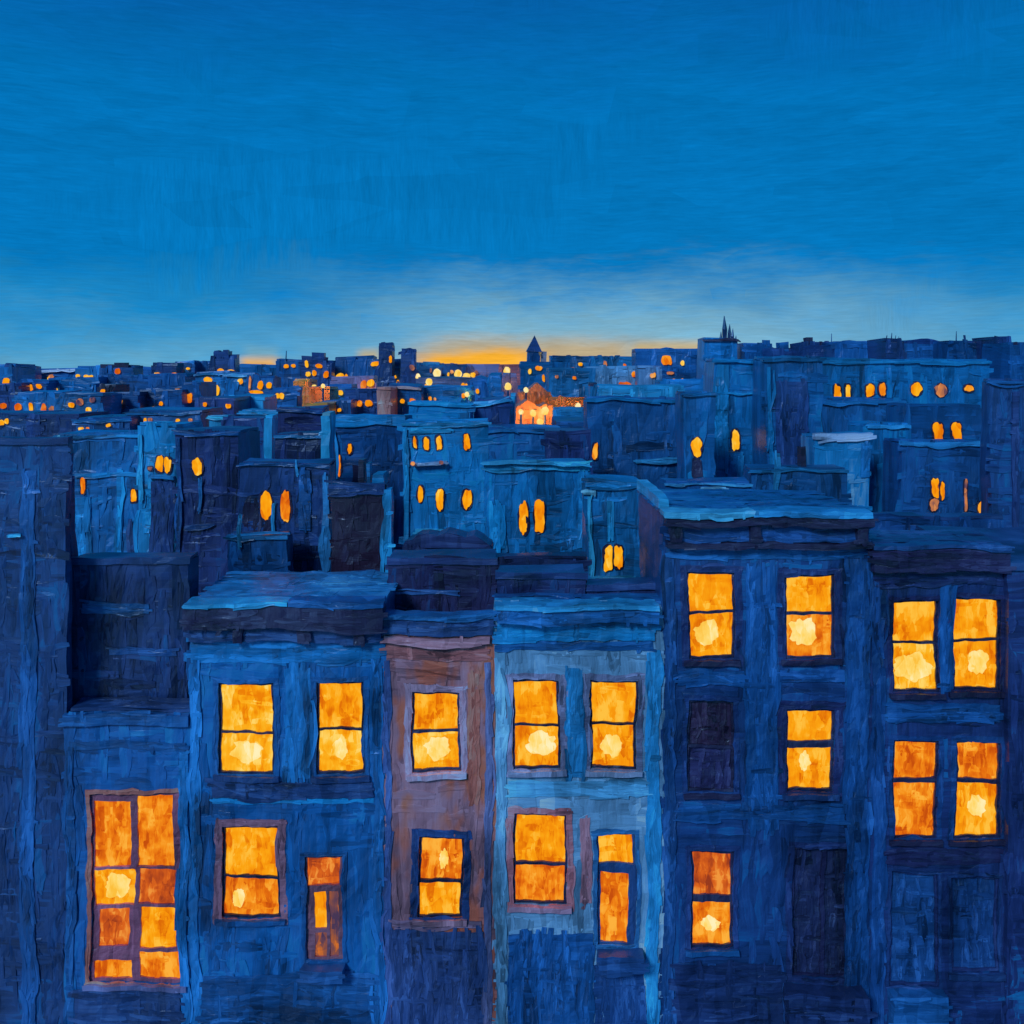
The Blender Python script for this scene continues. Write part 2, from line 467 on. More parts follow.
lamp(246, 752, 26, 20, YF, 'pale lamp in upper left window of the mid-blue house')
lamp(340, 749, 13, 20, YF, 'slim pale lamp in upper right window of the mid-blue house')
lamp(237, 898, 11, 16, YF, 'small lamp low in the mauve-framed window of the mid-blue house')

# --- house C, brown
T = near_house('narrow brown and mauve house wedged between two blue houses', 385, 494.6, 634, YF, 1.6,
    paint((76, 72, 102), light=(96, 98, 140), second=(100, 68, 66), bias=.4), [
    dict(panes=sash(414, 457, 694, 770, 732, 'gold', 'bright', 3), surround=(86, 92, 134), sur_w=7, sill=(96, 104, 150)),
    dict(panes=sash(420, 461, 838, 915, 881, 'orange', 'gold', 3.6), surround=(14, 44, 104), sur_w=7, sill=(84, 84, 122))],
    paint(NAVY, bias=.7))
trim(T, 'parapet', 384, 494, 618, 634, paint(NAVY, bias=.8), .10, .3)
trim(T, 'coping', 383, 495, 613.5, 617.5, paint((12, 70, 140), bias=.8), .16, .34)
trim(T, 'cornice', 386, 491, 636, 643, paint((90, 84, 118), bias=.8), .14)
trim(T, 'fascia', 388, 489, 645, 660, paint((84, 66, 84), bias=.8), .05)
trim(T, 'corner_pilaster', 385, 391, 662, 1040, paint((28, 58, 122), bias=.3), .06)
trim(T, 'corner_pilaster', 485, 492, 662, 1040, paint((44, 66, 120), bias=.3), .06)
trim(T, 'panel', 468, 479, 672, 800, paint((92, 66, 72), bias=.3), .04)
trim(T, 'string_course', 393, 483, 920, 926, paint((70, 74, 116), bias=.8), .08)
trim(T, 'plinth_or_shade', 392, 484, 930, 1040, paint((20, 48, 106), bias=.8), .07)  # navy paints in the lower wall's darkening toward the ground
lamp(437, 750, 22, 21, YF, 'pale round lamp in the upper window of the brown house')
lamp(442, 858, 9, 18, YF, 'slim tall lamp flame in the lower window of the brown house')

# --- house D, light blue
T = near_house('light blue two-storey house with four amber openings, right of the brown house', 495, 662.6, 606, YF, .8,
    paint((54, 108, 166), light=(96, 150, 194), contrast=.8), [
    dict(panes=sash(515, 557, 683, 767, 726, 'gold', 'gold', 2.4), surround=(64, 88, 140), sur_w=6, sill=(70, 104, 160)),
    dict(panes=sash(592, 635, 682, 767, 724, 'gold', 'gold', 2.4), surround=(60, 88, 142), sur_w=6, sill=(70, 108, 164)),
    dict(panes=sash(516, 564, 816, 903, 865, 'gold', 'orange', 2.8), surround=(100, 80, 110), sur_w=6, sill=(90, 92, 136), label='amber window with mauve surround'),
    dict(panes=[(599, 634, 837, 864, 'gold'), (600, 628, 873, 944, 'orange')], name='door', surround=(20, 74, 140), sur_w=4, sill=False,
         frame=(16, 50, 110), label='narrow glazed door glowing orange under a square transom')],
    paint(DEEP, bias=.7))
trim(T, 'cornice', 497, 657, 608, 621, paint((10, 66, 138), bias=.8), .28, .3)
trim(T, 'coping', 495, 657, 602, 607, paint((20, 104, 176), bias=.8, light=(74, 150, 208)), .34, .32)  # light blue here is the roof-edge highlight, put into the coping colour
trim(T, 'fascia', 498, 655, 623, 640, paint(MIDL, bias=.8), .14)
trim(T, 'fascia', 500, 653, 642, 650, paint(DEEP, bias=.8), .07)
trim(T, 'corner_pilaster', 496, 506, 652, 1040, paint((52, 112, 172), bias=.3), .08)
trim(T, 'corner_pilaster', 647, 659, 652, 1040, paint((16, 96, 170), bias=.3), .08)
trim(T, 'pilaster', 566, 583, 668, 778, paint((16, 94, 168), bias=.3), .05)
trim(T, 'string_course', 508, 646, 781, 796, paint((40, 108, 172), bias=.8), .08)
trim(T, 'panel', 580, 591, 818, 904, paint((92, 84, 118), bias=.3), .04)
trim(T, 'plinth_or_shade', 508, 592, 934, 1040, paint((10, 62, 134), bias=.8), .07)  # darker colour paints shade onto the foot of the wall
trim(T, 'doorstep', 596, 644, 949, 963, paint((12, 48, 108), bias=.8), .4)
trim(T, 'plinth_or_shade', 593, 645, 964, 1040, paint((12, 48, 110), bias=.8), .05)  # painted shade continues below the doorstep
lamp(540, 746, 28, 22, YF, 'wide pale lamp in upper left window of the light blue house')
lamp(612, 746, 21, 20, YF, 'pale lamp in upper right window of the light blue house')

# --- house E, tall navy
T = near_house('tall navy three-storey house with heavy cornice, right of the light blue house', 663, 868, 516, YF, 4.0,
    paint((10, 44, 104), light=(8, 76, 150)), [
    dict(panes=sash(690, 733, 575, 656, 613, 'gold', 'gold', 3), surround=(14, 34, 86), sur_w=7, sill=INK),
    dict(panes=sash(789, 833, 577, 656, 614, 'gold', 'orange', 3), surround=(14, 34, 86), sur_w=7, sill=INK),
    dict(panes=sash(690, 732, 703, 790, 748, (22, 24, 56), (20, 30, 76), 3), surround=(12, 40, 98), sur_w=5, sill=INK, label='unlit dark window'),
    dict(panes=sash(790, 832, 712, 790, 744, 'gold', 'gold', 7), surround=(14, 30, 80), sur_w=8, sill=NAVY),
    dict(panes=sash(693, 731, 854, 946, 900, 'red', 'orange', 8), surround=(14, 40, 98), sur_w=5, sill=DEEP),
    dict(panes=[(796, 822, 850, 975, (16, 32, 76)), (826, 852, 850, 975, (15, 30, 70))], name='door', frame=(14, 24, 64), surround=(14, 36, 90), sur_w=6, sill=False,
         label='dark unlit double door')],
    paint((8, 60, 128), bias=.75, light=(16, 86, 156)))
trim(T, 'coping', 662, 752, 509, 515, paint((34, 122, 190), bias=.85, light=(96, 168, 216)), .42, .25)  # roof-edge highlight painted as a paler coping
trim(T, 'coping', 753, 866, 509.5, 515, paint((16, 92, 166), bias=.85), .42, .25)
trim(T, 'cornice', 664, 868, 516, 524, paint(INK, bias=.8), .38, .2)
trim(T, 'cornice', 667, 866, 525, 540, paint((10, 50, 116), bias=.85), .2)
trim(T, 'cornice', 665, 868, 541, 547, paint(INK, bias=.8), .28)
for a in (668, 747, 852): trim(T, 'bracket', a, a + 11, 524, 541, paint(INK), .32)
trim(T, 'fascia', 668, 864, 549, 559, paint((8, 62, 132), bias=.8), .07)
trim(T, 'pilaster', 746, 778, 566, 830, paint((8, 56, 124), bias=.3), .06)
trim(T, 'corner_pilaster', 664, 674, 560, 1040, paint((10, 50, 112), bias=.3), .08)
trim(T, 'corner_pilaster', 846, 868, 560, 1040, paint((8, 52, 118), bias=.3), .08)
trim(T, 'string_course', 676, 745, 670, 684, paint((8, 58, 128), bias=.8), .08)
trim(T, 'string_course', 780, 844, 670, 682, paint((8, 52, 118), bias=.8), .08)
trim(T, 'string_course', 676, 844, 806, 820, paint((8, 54, 120), bias=.8), .08)
trim(T, 'plinth_or_shade', 676, 782, 966, 1040, paint((12, 36, 88), bias=.8), .08)
trim(T, 'doorstep', 784, 862, 984, 1040, paint((12, 34, 84), bias=.8), .5)
xs = X(663, YF)
T.part('side_parapet', MB(22).box(xs - .04, xs + .20, YF + .28, YF + 3.9, T.zt + .1, T.zt + .34, .25), paint((22, 112, 184), bias=.75, light=(80, 156, 210)))
lamp(707, 633, 24, 22, YF, 'round pale lamp in top left window of the tall navy house')
lamp(806, 632, 24, 24, YF, 'round pale lamp in top right window of the tall navy house')
lamp(807, 762, 10, 19, YF, 'slim lamp in the middle-storey window of the tall navy house')
lamp(711, 926, 18, 12, YF, 'small flat lamp in the ground-floor window of the tall navy house')

# --- house F, darkest navy
T = near_house('dark navy house with four paired amber windows, near the right edge', 868.5, 1007.6, 548, YF, 2.0,
    paint((12, 36, 92), light=(8, 70, 142)), [
    dict(panes=sash(895, 936, 602, 690, 643, 'gold', 'bright', 2.6), surround=(16, 30, 80), sur_w=4, sill=INK),
    dict(panes=sash(955, 998, 600, 688, 641, 'gold', 'gold', 2.6), surround=(16, 30, 80), sur_w=4, sill=INK),
    dict(panes=sash(895, 936, 744, 836, 781, 'orange', 'orange', 4.4), surround=(10, 44, 104), sur_w=5, sill=INK),
    dict(panes=sash(958, 998, 744, 836, 781, 'orange', 'gold', 4.4), surround=(10, 44, 104), sur_w=5, sill=INK),
    dict(panes=[(893, 936, 876, 985, (10, 50, 112))], frame=(14, 34, 86), surround=(12, 40, 96), sur_w=3, sill=False, name='door', label='unlit blue door'),
    dict(panes=[(954, 996, 880, 970, (10, 46, 106))], frame=(14, 34, 86), surround=(12, 40, 96), sur_w=3, sill=NAVY, label='unlit blue shuttered window')],
    paint(NAVY, bias=.75))
trim(T, 'cornice', 870, 1006, 549, 570, paint((18, 26, 68), bias=.8), .26, .3)
trim(T, 'coping', 870, 1006, 544, 548, paint((12, 48, 108), bias=.8), .3, .32)
trim(T, 'fascia', 874, 1003, 572, 584, paint((14, 34, 86), bias=.8), .08)
trim(T, 'mullion_pilaster', 939, 952, 572, 692, paint((8, 56, 124), bias=.3), .05)
trim(T, 'corner_pilaster', 872, 884, 586, 1040, paint((8, 48, 112), bias=.3), .07)
trim(T, 'string_course', 886, 1000, 704, 722, paint((8, 54, 120), bias=.8), .07)
trim(T, 'string_course', 886, 1000, 850, 864, paint((14, 26, 70), bias=.8), .07)
trim(T, 'doorstep', 888, 941, 989, 1040, paint(DEEP, bias=.8), .35)
lamp(914, 667, 34, 26, YF, 'broad pale lamp in top left window of the dark navy right-hand house')
lamp(980, 664, 18, 24, YF, 'bright squarish lamp in top right window of the dark navy right-hand house')
lamp(978, 806, 17, 20, YF, 'round lamp in lower right window of the dark navy right-hand house')

# --- plain end walls at both edges
def end_house(label, x0, x1, top, yf, depth, mat, rm):
    T = Thing('town_house', ((X(x0, yf) + X(x1, yf)) / 2, yf, 0), label, 'house')
    T.yf = yf
    zt = Z(top, yf)
    wm = MB(22).box(X(x0, yf), X(x1, yf), yf, yf + depth, -.15, zt, .3)
    wm.strokes(max(X(-20, yf), X(x0, yf)), min(X(1044, yf), X(x1, yf)), .2, zt, yf, 9, .2, 1.2, (), .75)
    T.part('wall', wm, mat)
    T.part('roof', MB(22).box(X(x0, yf) + .01, X(x1, yf) - .01, yf + .2, yf + depth - .02, zt + .01, zt + .08, .5), rm)
    T.part('coping', MB(22).box(X(x0, yf) - .04, X(x1, yf) + .04, yf - .06, yf + .18, zt - .05, zt + .1, .3), rm)
    return T
T = end_house('windowless dark navy house cut by the right edge', 1008, 1150, 566, 21.8, 5, paint((14, 36, 92), light=(10, 80, 152)), paint(NAVY, bias=.7))
T = end_house('tall shadowy navy wall of a house at the left edge', -160, 66, 441, 22.25, .3, paint((12, 44, 100), light=(8, 70, 140)), paint(NAVY, bias=.7))
trim(T, 'pilaster', 22, 36, 470, 1040, paint((10, 58, 126), bias=.3), .07)
trim(T, 'ledge', 11, 23, 533.5, 536, paint(LITE, bias=.8), .12)
T = end_house('darkest navy house block beside the left edge wall', 38, 70, 480, 23.4, .3, paint((14, 38, 90), light=(12, 58, 126)), paint(NAVY, bias=.7))
trim(T, 'corner_pilaster', 60, 69, 486, 990, paint((14, 40, 96), bias=.3), .07)
T = end_house('dark navy house wall rising behind the low left house', 70, 188, 562, 23.1, .8, paint((14, 40, 94), light=(8, 68, 138), bias=.45), paint(NAVY, bias=.7))
trim(T, 'string_course', 82, 150, 602, 612, paint((8, 62, 130), bias=.8), .08)
trim(T, 'string_course', 110, 176, 648, 655, paint((12, 52, 116), bias=.8), .08)
# dark back extensions behind C and D
T = end_house('low unlit black-navy back building directly above the brown house', 388, 496, 562, 24.0, 1.2, paint((16, 26, 68), light=(14, 46, 104), bias=.7), paint((16, 36, 88), bias=.7))
trim(T, 'string_course', 394, 458, 592, 595, paint((16, 54, 116), bias=.8), .08)
T = end_house('lowest unlit navy shed behind the right half of the light blue house', 586, 660, 588, 23.3, .8, paint((14, 34, 86), light=(12, 50, 112), bias=.7), paint((14, 40, 96), bias=.7))
T = end_house('low unlit navy back building directly above the light blue house', 498, 584, 576, 23.2, 1.0, paint((14, 32, 82), light=(12, 50, 112), bias=.7), paint((14, 40, 96), bias=.7))

# ================================================================ MIDDLE DISTANCE
def chimney(T, px, w, top, Y, zt, mat, dep=.5, pots=0):
    xa, xb = X(px - w / 2, Y), X(px + w / 2, Y)
    c = T.part('chimney', MB(Y).box(xa, xb, Y + dep, Y + dep + max(.4, (xb - xa) * .8), zt - .02, Z(top, Y), .6 * Y / 22), mat)
    for i in range(pots):
        xx = xa + (xb - xa) * (i + .5) / pots; r = (xb - xa) / pots * .28
        T.part('chimney_pot', MB(Y).cyl((xx, Y + dep + (xb - xa) * .4, Z(top, Y)), r, r * 3, 8, r * .8), mat, c)
def mid_window(T, yf, a, b, c, d, k, Y, frame=INK, n=2.2, power=4.0):
    """small window: dark uneven casing with a lit pane set in it"""
    s = Y / 1024.0
    x0, x1, z0, z1 = X(a, yf), X(b, yf), Z(d, yf), Z(c, yf)
    m = 1.5 * s
    seed = a * .37 + c
    w = T.part('window', bead(x0 - m, x1 + m, z0 - m, z1 + m, yf - .03 * Y / 22, yf + .06, .12, Y, 20, power, seed), paint(frame, Y))
    T.part('pane', bead(x0, x1, z0, z1, yf - .055 * Y / 22, yf + .03, .34, Y, 26, power, seed + 3), glow(k, Y), w)
def block(label, x0, x1, top, Y, depth, rgb, wins=(), roof=None, name='house', light=None, cat='house', bias=.42, cap=None, group=None, contrast=1.0, small=False, capw=3):
    xa, xb = X(x0, Y), X(x1, Y); zt = Z(top, Y)
    T = Thing(name, ((xa + xb) / 2, Y, 0), label, cat, group)
    T.yf = Y; T.zt = zt; T.Y = Y
    if not small: depth = max(.7, depth * .45)
    st = .32 * Y / 22 if not small else .6 * Y / 22
    wm = MB(Y).box(xa, xb, Y, Y + depth, -.1, zt, st)
    k = Y / 22; za = max(.3, zt - 5.5 * k)
    wm.strokes(max(xa, X(-20, Y)), min(xb, X(1044, Y)), za, zt, Y, 10 if not small else 22, .17 if not small else .13, .9 if not small else .7, (), .62, over=.5, hmax=.035)
    T.part('wall', wm, paint(rgb, Y, bias, contrast, light))
    rc = roof or tuple(min(255, int(v * 1.0)) for v in rgb)
    T.part('roof', MB(Y).box(xa + .02, xb - .02, Y + .12 * Y / 22, Y + depth - .05, zt + .01, zt + .07 * Y / 22, st * 2), paint(rc, Y, .75))
    if cap:
        e = 1.2 / 1024 * Y
        cm = MB(Y).box(xa - e, xb + e, Y - .06 * Y / 22, Y + .1 * Y / 22, zt - capw / 1024 * Y * .4, zt + capw / 1024 * Y * .6, st * .6)
        cm.strokes(xa - e, xb + e, zt - capw / 1024 * Y * .4, zt + capw / 1024 * Y * .6, Y - .06 * Y / 22, 20, .1, .9, (), .03, over=1.0)
        T.part('coping', cm, paint(cap, Y, .85))  # mostly paler than the wall: roof-edge highlight put into the colour
    for w in wins: mid_window(T, Y, *w[:5], Y=Y, power=w[5] if len(w) > 5 else 4.0)
    return T
def strip(T, name, a, b, c, d, rgb, out=.1, back=.03, bias=.5):
    Y = T.yf
    m = MB(Y).box(X(a, Y), X(b, Y), Y - out * .6 * Y / 22, Y + back, Z(d, Y), Z(c, Y), .3 * Y / 22)
    m.strokes(X(a, Y), X(b, Y), Z(d, Y), Z(c, Y), Y - out * .6 * Y / 22, 24, .11, .8, (), .1 if b - a > d - c else .9, over=.9, hmax=.02)
    return T.part(name, m, paint(rgb, Y, bias))

T = block('broad mid-blue building with two slim orange slits, upper left', 55, 139, 437, 37, 6, (6, 70, 142), [(82, 86, 477, 493, 'orange'), (131, 136, 490, 501, 'gold')], cap=MIDL, light=(6, 96, 172))
strip(T, 'string_course', 76, 139, 473, 477, MIDL, bias=.85); strip(T, 'pilaster', 56, 60, 436, 445, PALE)
strip(T, 'pilaster', 76, 92, 497, 560, (8, 86, 160), .06); strip(T, 'pilaster', 117, 122, 470, 560, (6, 92, 168), .06)
strip(T, 'recess_panel', 128, 137, 522, 566, NAVY, .05)
T = block('bright blue stair tower with paired amber windows, left of the dark block', 138, 177, 428, 36, 6, (6, 92, 166), [(156, 163, 457, 471, 'gold'), (165, 171, 457, 471, 'gold'), (149, 152, 467, 470, 'dim')], cap=None, light=(24, 122, 190))
strip(T, 'ledge', 150, 175, 474, 478, (10, 84, 158), .2); strip(T, 'panel', 151, 175, 481, 566, (14, 44, 106), .07)
strip(T, 'pilaster', 139, 143, 436, 500, (18, 112, 184), .09)
T.part('roof_hatch', MB(36).box(X(141, 36), X(156, 36), 36.3, 38, T.zt, Z(424, 36), .5), paint((20, 118, 188), 36))
T = block('dark navy block with one upright yellow window, above the pale flat roof', 177, 240, 434, 33, 6, (14, 36, 92), [(195, 203, 459, 474, 'bright')], light=(12, 60, 128), cap=(10, 56, 122))
strip(T, 'drainpipe', 200, 202, 478, 512, (16, 76, 148), .12); strip(T, 'corner_pilaster', 178, 182, 438, 560, (10, 54, 120), .1)
strip(T, 'ledge', 185, 215, 524, 527, (12, 48, 108), .1)
T = block('navy building with two tall amber windows over a blue annexe', 240, 329, 466, 28.5, 2.6, (12, 42, 102), [(262, 272, 492, 519, 'gold', 3.0), (282, 290, 491, 520, 'orange', 2.6)], light=(10, 66, 138), cap=DEEP)
strip(T, 'recess_panel', 247, 276, 502, 532, INK, .02); strip(T, 'drainpipe', 273.5, 275.5, 503, 533, (18, 104, 180), .1)
strip(T, 'corner_pilaster', 322, 328, 474, 573, (18, 84, 156), .1); strip(T, 'pilaster', 298, 310, 470, 530, (8, 56, 124), .07)
strip(T, 'chimney', 296, 298, 460, 476, (22, 96, 168), .1)
T = block('small blue annexe with lean-to ledge, behind the pale flat roof', 230, 286, 537, 27.2, 1.2, (8, 56, 122), light=(10, 76, 148), cap=(14, 84, 156), capw=4)
strip(T, 'downpipe', 240, 244, 516, 545, (20, 100, 172), .12)
T = block('nearly black blank tower block with bright blue corner strip', 331, 385, 489, 26.8, 1.8, (19, 20, 46), light=(22, 28, 66), roof=NAVY, cap=(12, 40, 96), capw=10, contrast=.5)
strip(T, 'corner_strip', 385.5, 393, 488, 583, (16, 104, 180), .12, .3); strip(T, 'plinth_or_shade', 329, 386, 573, 590, (14, 46, 106), .1)
chimney(T, 355, 6, 462, 26.8, T.zt, paint(INK, 26.8), 1.0); chimney(T, 363, 4, 466, 26.8, T.zt, paint((12, 84, 160), 26.8), 1.0)
T.part('roof_box', MB(26.8).box(X(370, 26.8), X(382, 26.8), 27.4, 28.4, T.zt, Z(477, 26.8), .3), paint(MIDL, 26.8))
# cluster 200-345
T = block('small bright blue gable box on roof, left of the dark sheds', 208, 226, 419, 52, 4, (16, 108, 180), cap=(26, 128, 194))
T = block('dark navy shed block with jagged outline, left of the bright blue lit-edge strip', 222, 263, 421, 46, 6, (14, 38, 94), light=(10, 62, 130))
T = block('bright blue slim strip painting a lit wall edge between two dark blocks', 263, 271, 418, 44, 3, (16, 110, 184))  # bright colour paints in a lit wall edge
T = block('low bright blue roof block with flat top behind dark sheds', 240, 293, 413, 60, 6, (8, 92, 166), light=(20, 116, 188), cap=(14, 104, 176))
T = block('wide navy shed with slanted top, upper of the dark pair', 277, 321, 411, 50, 5, (16, 34, 88), light=(12, 56, 122), cap=(10, 50, 116))
T = block('navy box building, lower of the dark pair', 274, 322, 437, 42, 5, (14, 36, 92), light=(12, 58, 126), cap=(16, 90, 164))
T = block('slim bright blue gabled wall beside the orange slit window', 320, 329, 417, 41, 3, (18, 112, 184), roof=PALE)
T = block('navy building with two thin amber slits, left of the three-slit building', 329, 404, 421, 47, 8, (8, 54, 120), [(337, 340, 456, 476, 'orange', 2.5), (347, 351, 444, 454, 'gold', 2.5)], cap=MIDL, light=(6, 82, 154), capw=9)
strip(T, 'panel', 352, 362, 466, 486, INK, .1); strip(T, 'panel', 372, 384, 476, 484, MIDL, .12); strip(T, 'corner_pilaster', 331, 335, 430, 490, (8, 84, 158), .1)
# M5 with six amber windows
T = block('mid-blue building with three small slits above and arched amber windows below', 403, 488, 425, 41, 6, (6, 84, 158),
    [(414.5, 417.5, 438, 449, 'gold'), (424, 428.5, 438, 450, 'gold'), (436, 441, 437, 450, 'gold'), (462, 469, 436, 451, 'gold', 2.5),
     (416, 422, 485, 501, 'bright', 2.5), (436, 443, 489, 509, 'bright', 2.5), (462, 471, 490, 508, 'bright', 2.5)], light=(8, 104, 178), cap=(12, 100, 172))
strip(T, 'ledge', 413, 445, 462.5, 465, (60, 104, 160), .25); strip(T, 'string_course', 414, 460, 528, 531, (24, 116, 184), .15)
strip(T, 'corner_pilaster', 404, 408, 430, 540, (10, 96, 168), .1); strip(T, 'panel', 410, 450, 429, 434, (14, 104, 176), .08)
for i, (a, c) in enumerate(((414, 464), (442, 463))):
    o = MB(41).ball((X(a, 41), 40.5, Z(c - 1.5, 41)), .09, .07, .08, .1).build('lamp', glow('dim', 41), None, False)
    tag(o, ('left' if i == 0 else 'right') + ' of two tiny dim lamps on the ledge under three small slits', 'lamp', 'tiny ledge lamps')
T = block('long low blue roof block set back above the seven-window building', 408, 470, 404, 58, 6, (4, 80, 152), light=(8, 104, 176), cap=(8, 96, 168))
T = block('dark navy cube block left of the glowing orange square', 475, 510, 402, 60, 8, (12, 40, 100), light=(10, 60, 126), cap=(22, 100, 170))
T = block('slim bright blue wall edge touching the glowing orange square', 510, 515, 398, 62, 4, (18, 108, 180))
T = block('dull navy wall under the glowing orange square', 468, 560, 432, 56, 8, (8, 62, 130), light=(8, 88, 160), cap=(10, 74, 144))
T = block('dark navy low block right under the glowing orange square', 545, 592, 434, 52, 6, (14, 36, 92), light=(12, 56, 122))
# M6
T = block('mid-blue building with twin amber arched windows and pale eaves', 485, 588, 468, 36, 5, (6, 80, 154), [(519, 527.5, 504, 532, 'gold', 3.0), (534, 544, 504, 531, 'gold', 5)], light=(6, 104, 180), cap=(18, 104, 174), capw=7)
strip(T, 'eaves_board', 482, 590, 461, 465, (22, 108, 178), .3); strip(T, 'panel', 488, 505, 506, 548, (6, 92, 168), .07)
strip(T, 'corner_pilaster', 577, 586, 472, 548, (8, 86, 160), .08)
T = block('small blue house with one twin amber window low down, left of tall navy house', 587, 641, 484, 31, 4, (8, 80, 154), [(603, 612, 546, 569, 'bright', 5), (614.5, 623, 545, 568, 'bright', 5)], light=(14, 108, 182), cap=(10, 84, 156), capw=6)
strip(T, 'corner_pilaster', 588, 592, 496, 574, (24, 116, 184), .09); strip(T, 'string_course', 590, 636, 576, 580, (20, 104, 172), .12); strip(T, 'pilaster', 607, 614, 500, 538, (14, 104, 178), .06)
strip(T, 'ledge', 583, 596, 489, 493, (60, 136, 196), .14)
# R blocks
T = block('broad dark blue building with single orange slit at its left edge', 588, 686, 401, 58, 8, (8, 58, 124), [(592, 596.5, 443, 459, 'orange', 3)], light=(6, 84, 156), cap=(8, 84, 156), capw=3)
strip(T, 'string_course', 634, 684, 458, 461, (20, 96, 166), .15)
T = block('bright narrow post tower between orange strip and dark building', 589, 597, 386, 76, 3, (10, 86, 160), light=(20, 112, 184), roof=INK)
T = block('blue building with one blob-shaped yellow window, above the tall navy house', 684, 715, 396, 44, 5, (6, 66, 136), [(692, 702, 439, 457, 'bright', 2.4)], light=(6, 92, 166), cap=(8, 78, 150))
strip(T, 'panel', 692, 702, 460, 478, INK, .06); strip(T, 'string_course', 670, 712, 486, 488, (30, 96, 166), .1)
T = block('tall blue building with one narrow upright yellow window', 714, 766, 362, 50, 6, (4, 72, 144), [(732, 738.5, 430, 451, 'bright', 4)], light=(6, 98, 172), cap=(6, 84, 156))
strip(T, 'panel', 718, 752, 392, 394, (8, 92, 166), .09); strip(T, 'panel', 716, 728, 366, 470, (6, 86, 158), .07); strip(T, 'drainpipe', 736, 742, 456, 520, (10, 88, 160), .1)
T = block('navy slab building with dark central panel, right centre', 766, 822, 360, 47, 6, (6, 62, 130), light=(6, 88, 160), cap=(8, 76, 146))
strip(T, 'panel', 776, 808, 380, 470, (14, 46, 108), .06); strip(T, 'pilaster', 768, 772, 366, 480, (6, 84, 156), .09)
T = block('low navy building with pale corner post, just above the heavy cornice', 752, 846, 471, 33, 3, (8, 58, 122), light=(8, 82, 152), cap=(12, 82, 150))
strip(T, 'post', 775, 780, 453, 500, (18, 96, 166), .1); chimney(T, 807, 5, 447, 33, T.zt, paint(INK, 33), .3)
T = block('low navy roof block with thin pale coping, left of the pale corner post', 664, 752, 484, 31.5, 2.5, (8, 52, 116), light=(8, 78, 150), cap=(26, 96, 164), capw=2)
strip(T, 'string_course', 700, 728, 487, 489.5, (54, 124, 188), .1)
T = block('small blue box with pale glazed front and pale lintel, right of centre', 815, 870, 437, 38, 4, (6, 82, 152), light=(60, 124, 186), cap=(74, 120, 180), capw=6)
strip(T, 'corner_pilaster', 861, 870, 444, 478, (6, 70, 140), .08)
T = block('wide blue terrace with a row of seven small amber windows, upper right', 822, 990, 362, 66, 10, (4, 74, 146),
    [(833, 839, 384, 398, 'bright', 5), (844, 848, 384, 398, 'bright', 5), (864, 872, 384, 396, 'gold', 3.5), (877, 884, 382, 397, 'orange', 2.5), (911, 922, 383, 395, 'bright', 2.2), (937, 948, 383, 395, 'dim', 2.2)],
    light=(6, 98, 172), cap=(8, 88, 160))
mid_window(T, 66, 965.5, 974, 384, 391, 'orange', 66, power=2)
strip(T, 'string_course', 826, 905, 399, 401, (6, 62, 130), .12)
T = block('navy block below the row of seven windows', 822, 905, 402, 56, 6, (6, 60, 128), light=(6, 82, 152), cap=(8, 72, 142))
T = block('blue block with a single squarish yellow window, right side', 868, 908, 428, 40, 5, (4, 72, 144), [(886, 898, 449, 467, 'bright', 3.5)], light=(6, 96, 170), cap=(14, 88, 160))
T = block('navy block with two upright yellow windows above a pale ledge', 905, 984, 408, 43, 5, (6, 56, 122), [(932, 942, 424, 441, 'gold', 4), (951, 959, 423, 440, 'gold', 4)], light=(6, 80, 152))
T = block('navy house with arched glowing window and a thin bracket, right side', 900, 992, 445, 37, 4, (8, 54, 120), [(930, 937.5, 479, 498, 'gold', 2.5), (939.5, 943.5, 483, 500, 'gold', 2.5), (929, 937, 499, 510, 'dim', 2.5), (977, 983.5, 502, 515, 'orange', 4), (963, 965, 481, 511, 'dim', 5)],
    light=(6, 74, 144), cap=(14, 84, 156), capw=4)
strip(T, 'ledge', 961, 987, 514, 516, (70, 130, 190), .14)
T = block('dark navy tower wall at the upper right edge', 990, 1120, 383, 36, 1.2, (12, 48, 110), light=(8, 74, 144), cap=(8, 58, 124))
strip(T, 'corner_pilaster', 1012, 1018, 392, 560, (14, 38, 94), .1)
T = block('blank navy wall building behind the paired-window house', 846, 1006, 520, 28.5, 2.0, (8, 48, 112), light=(8, 66, 136), roof=NAVY)

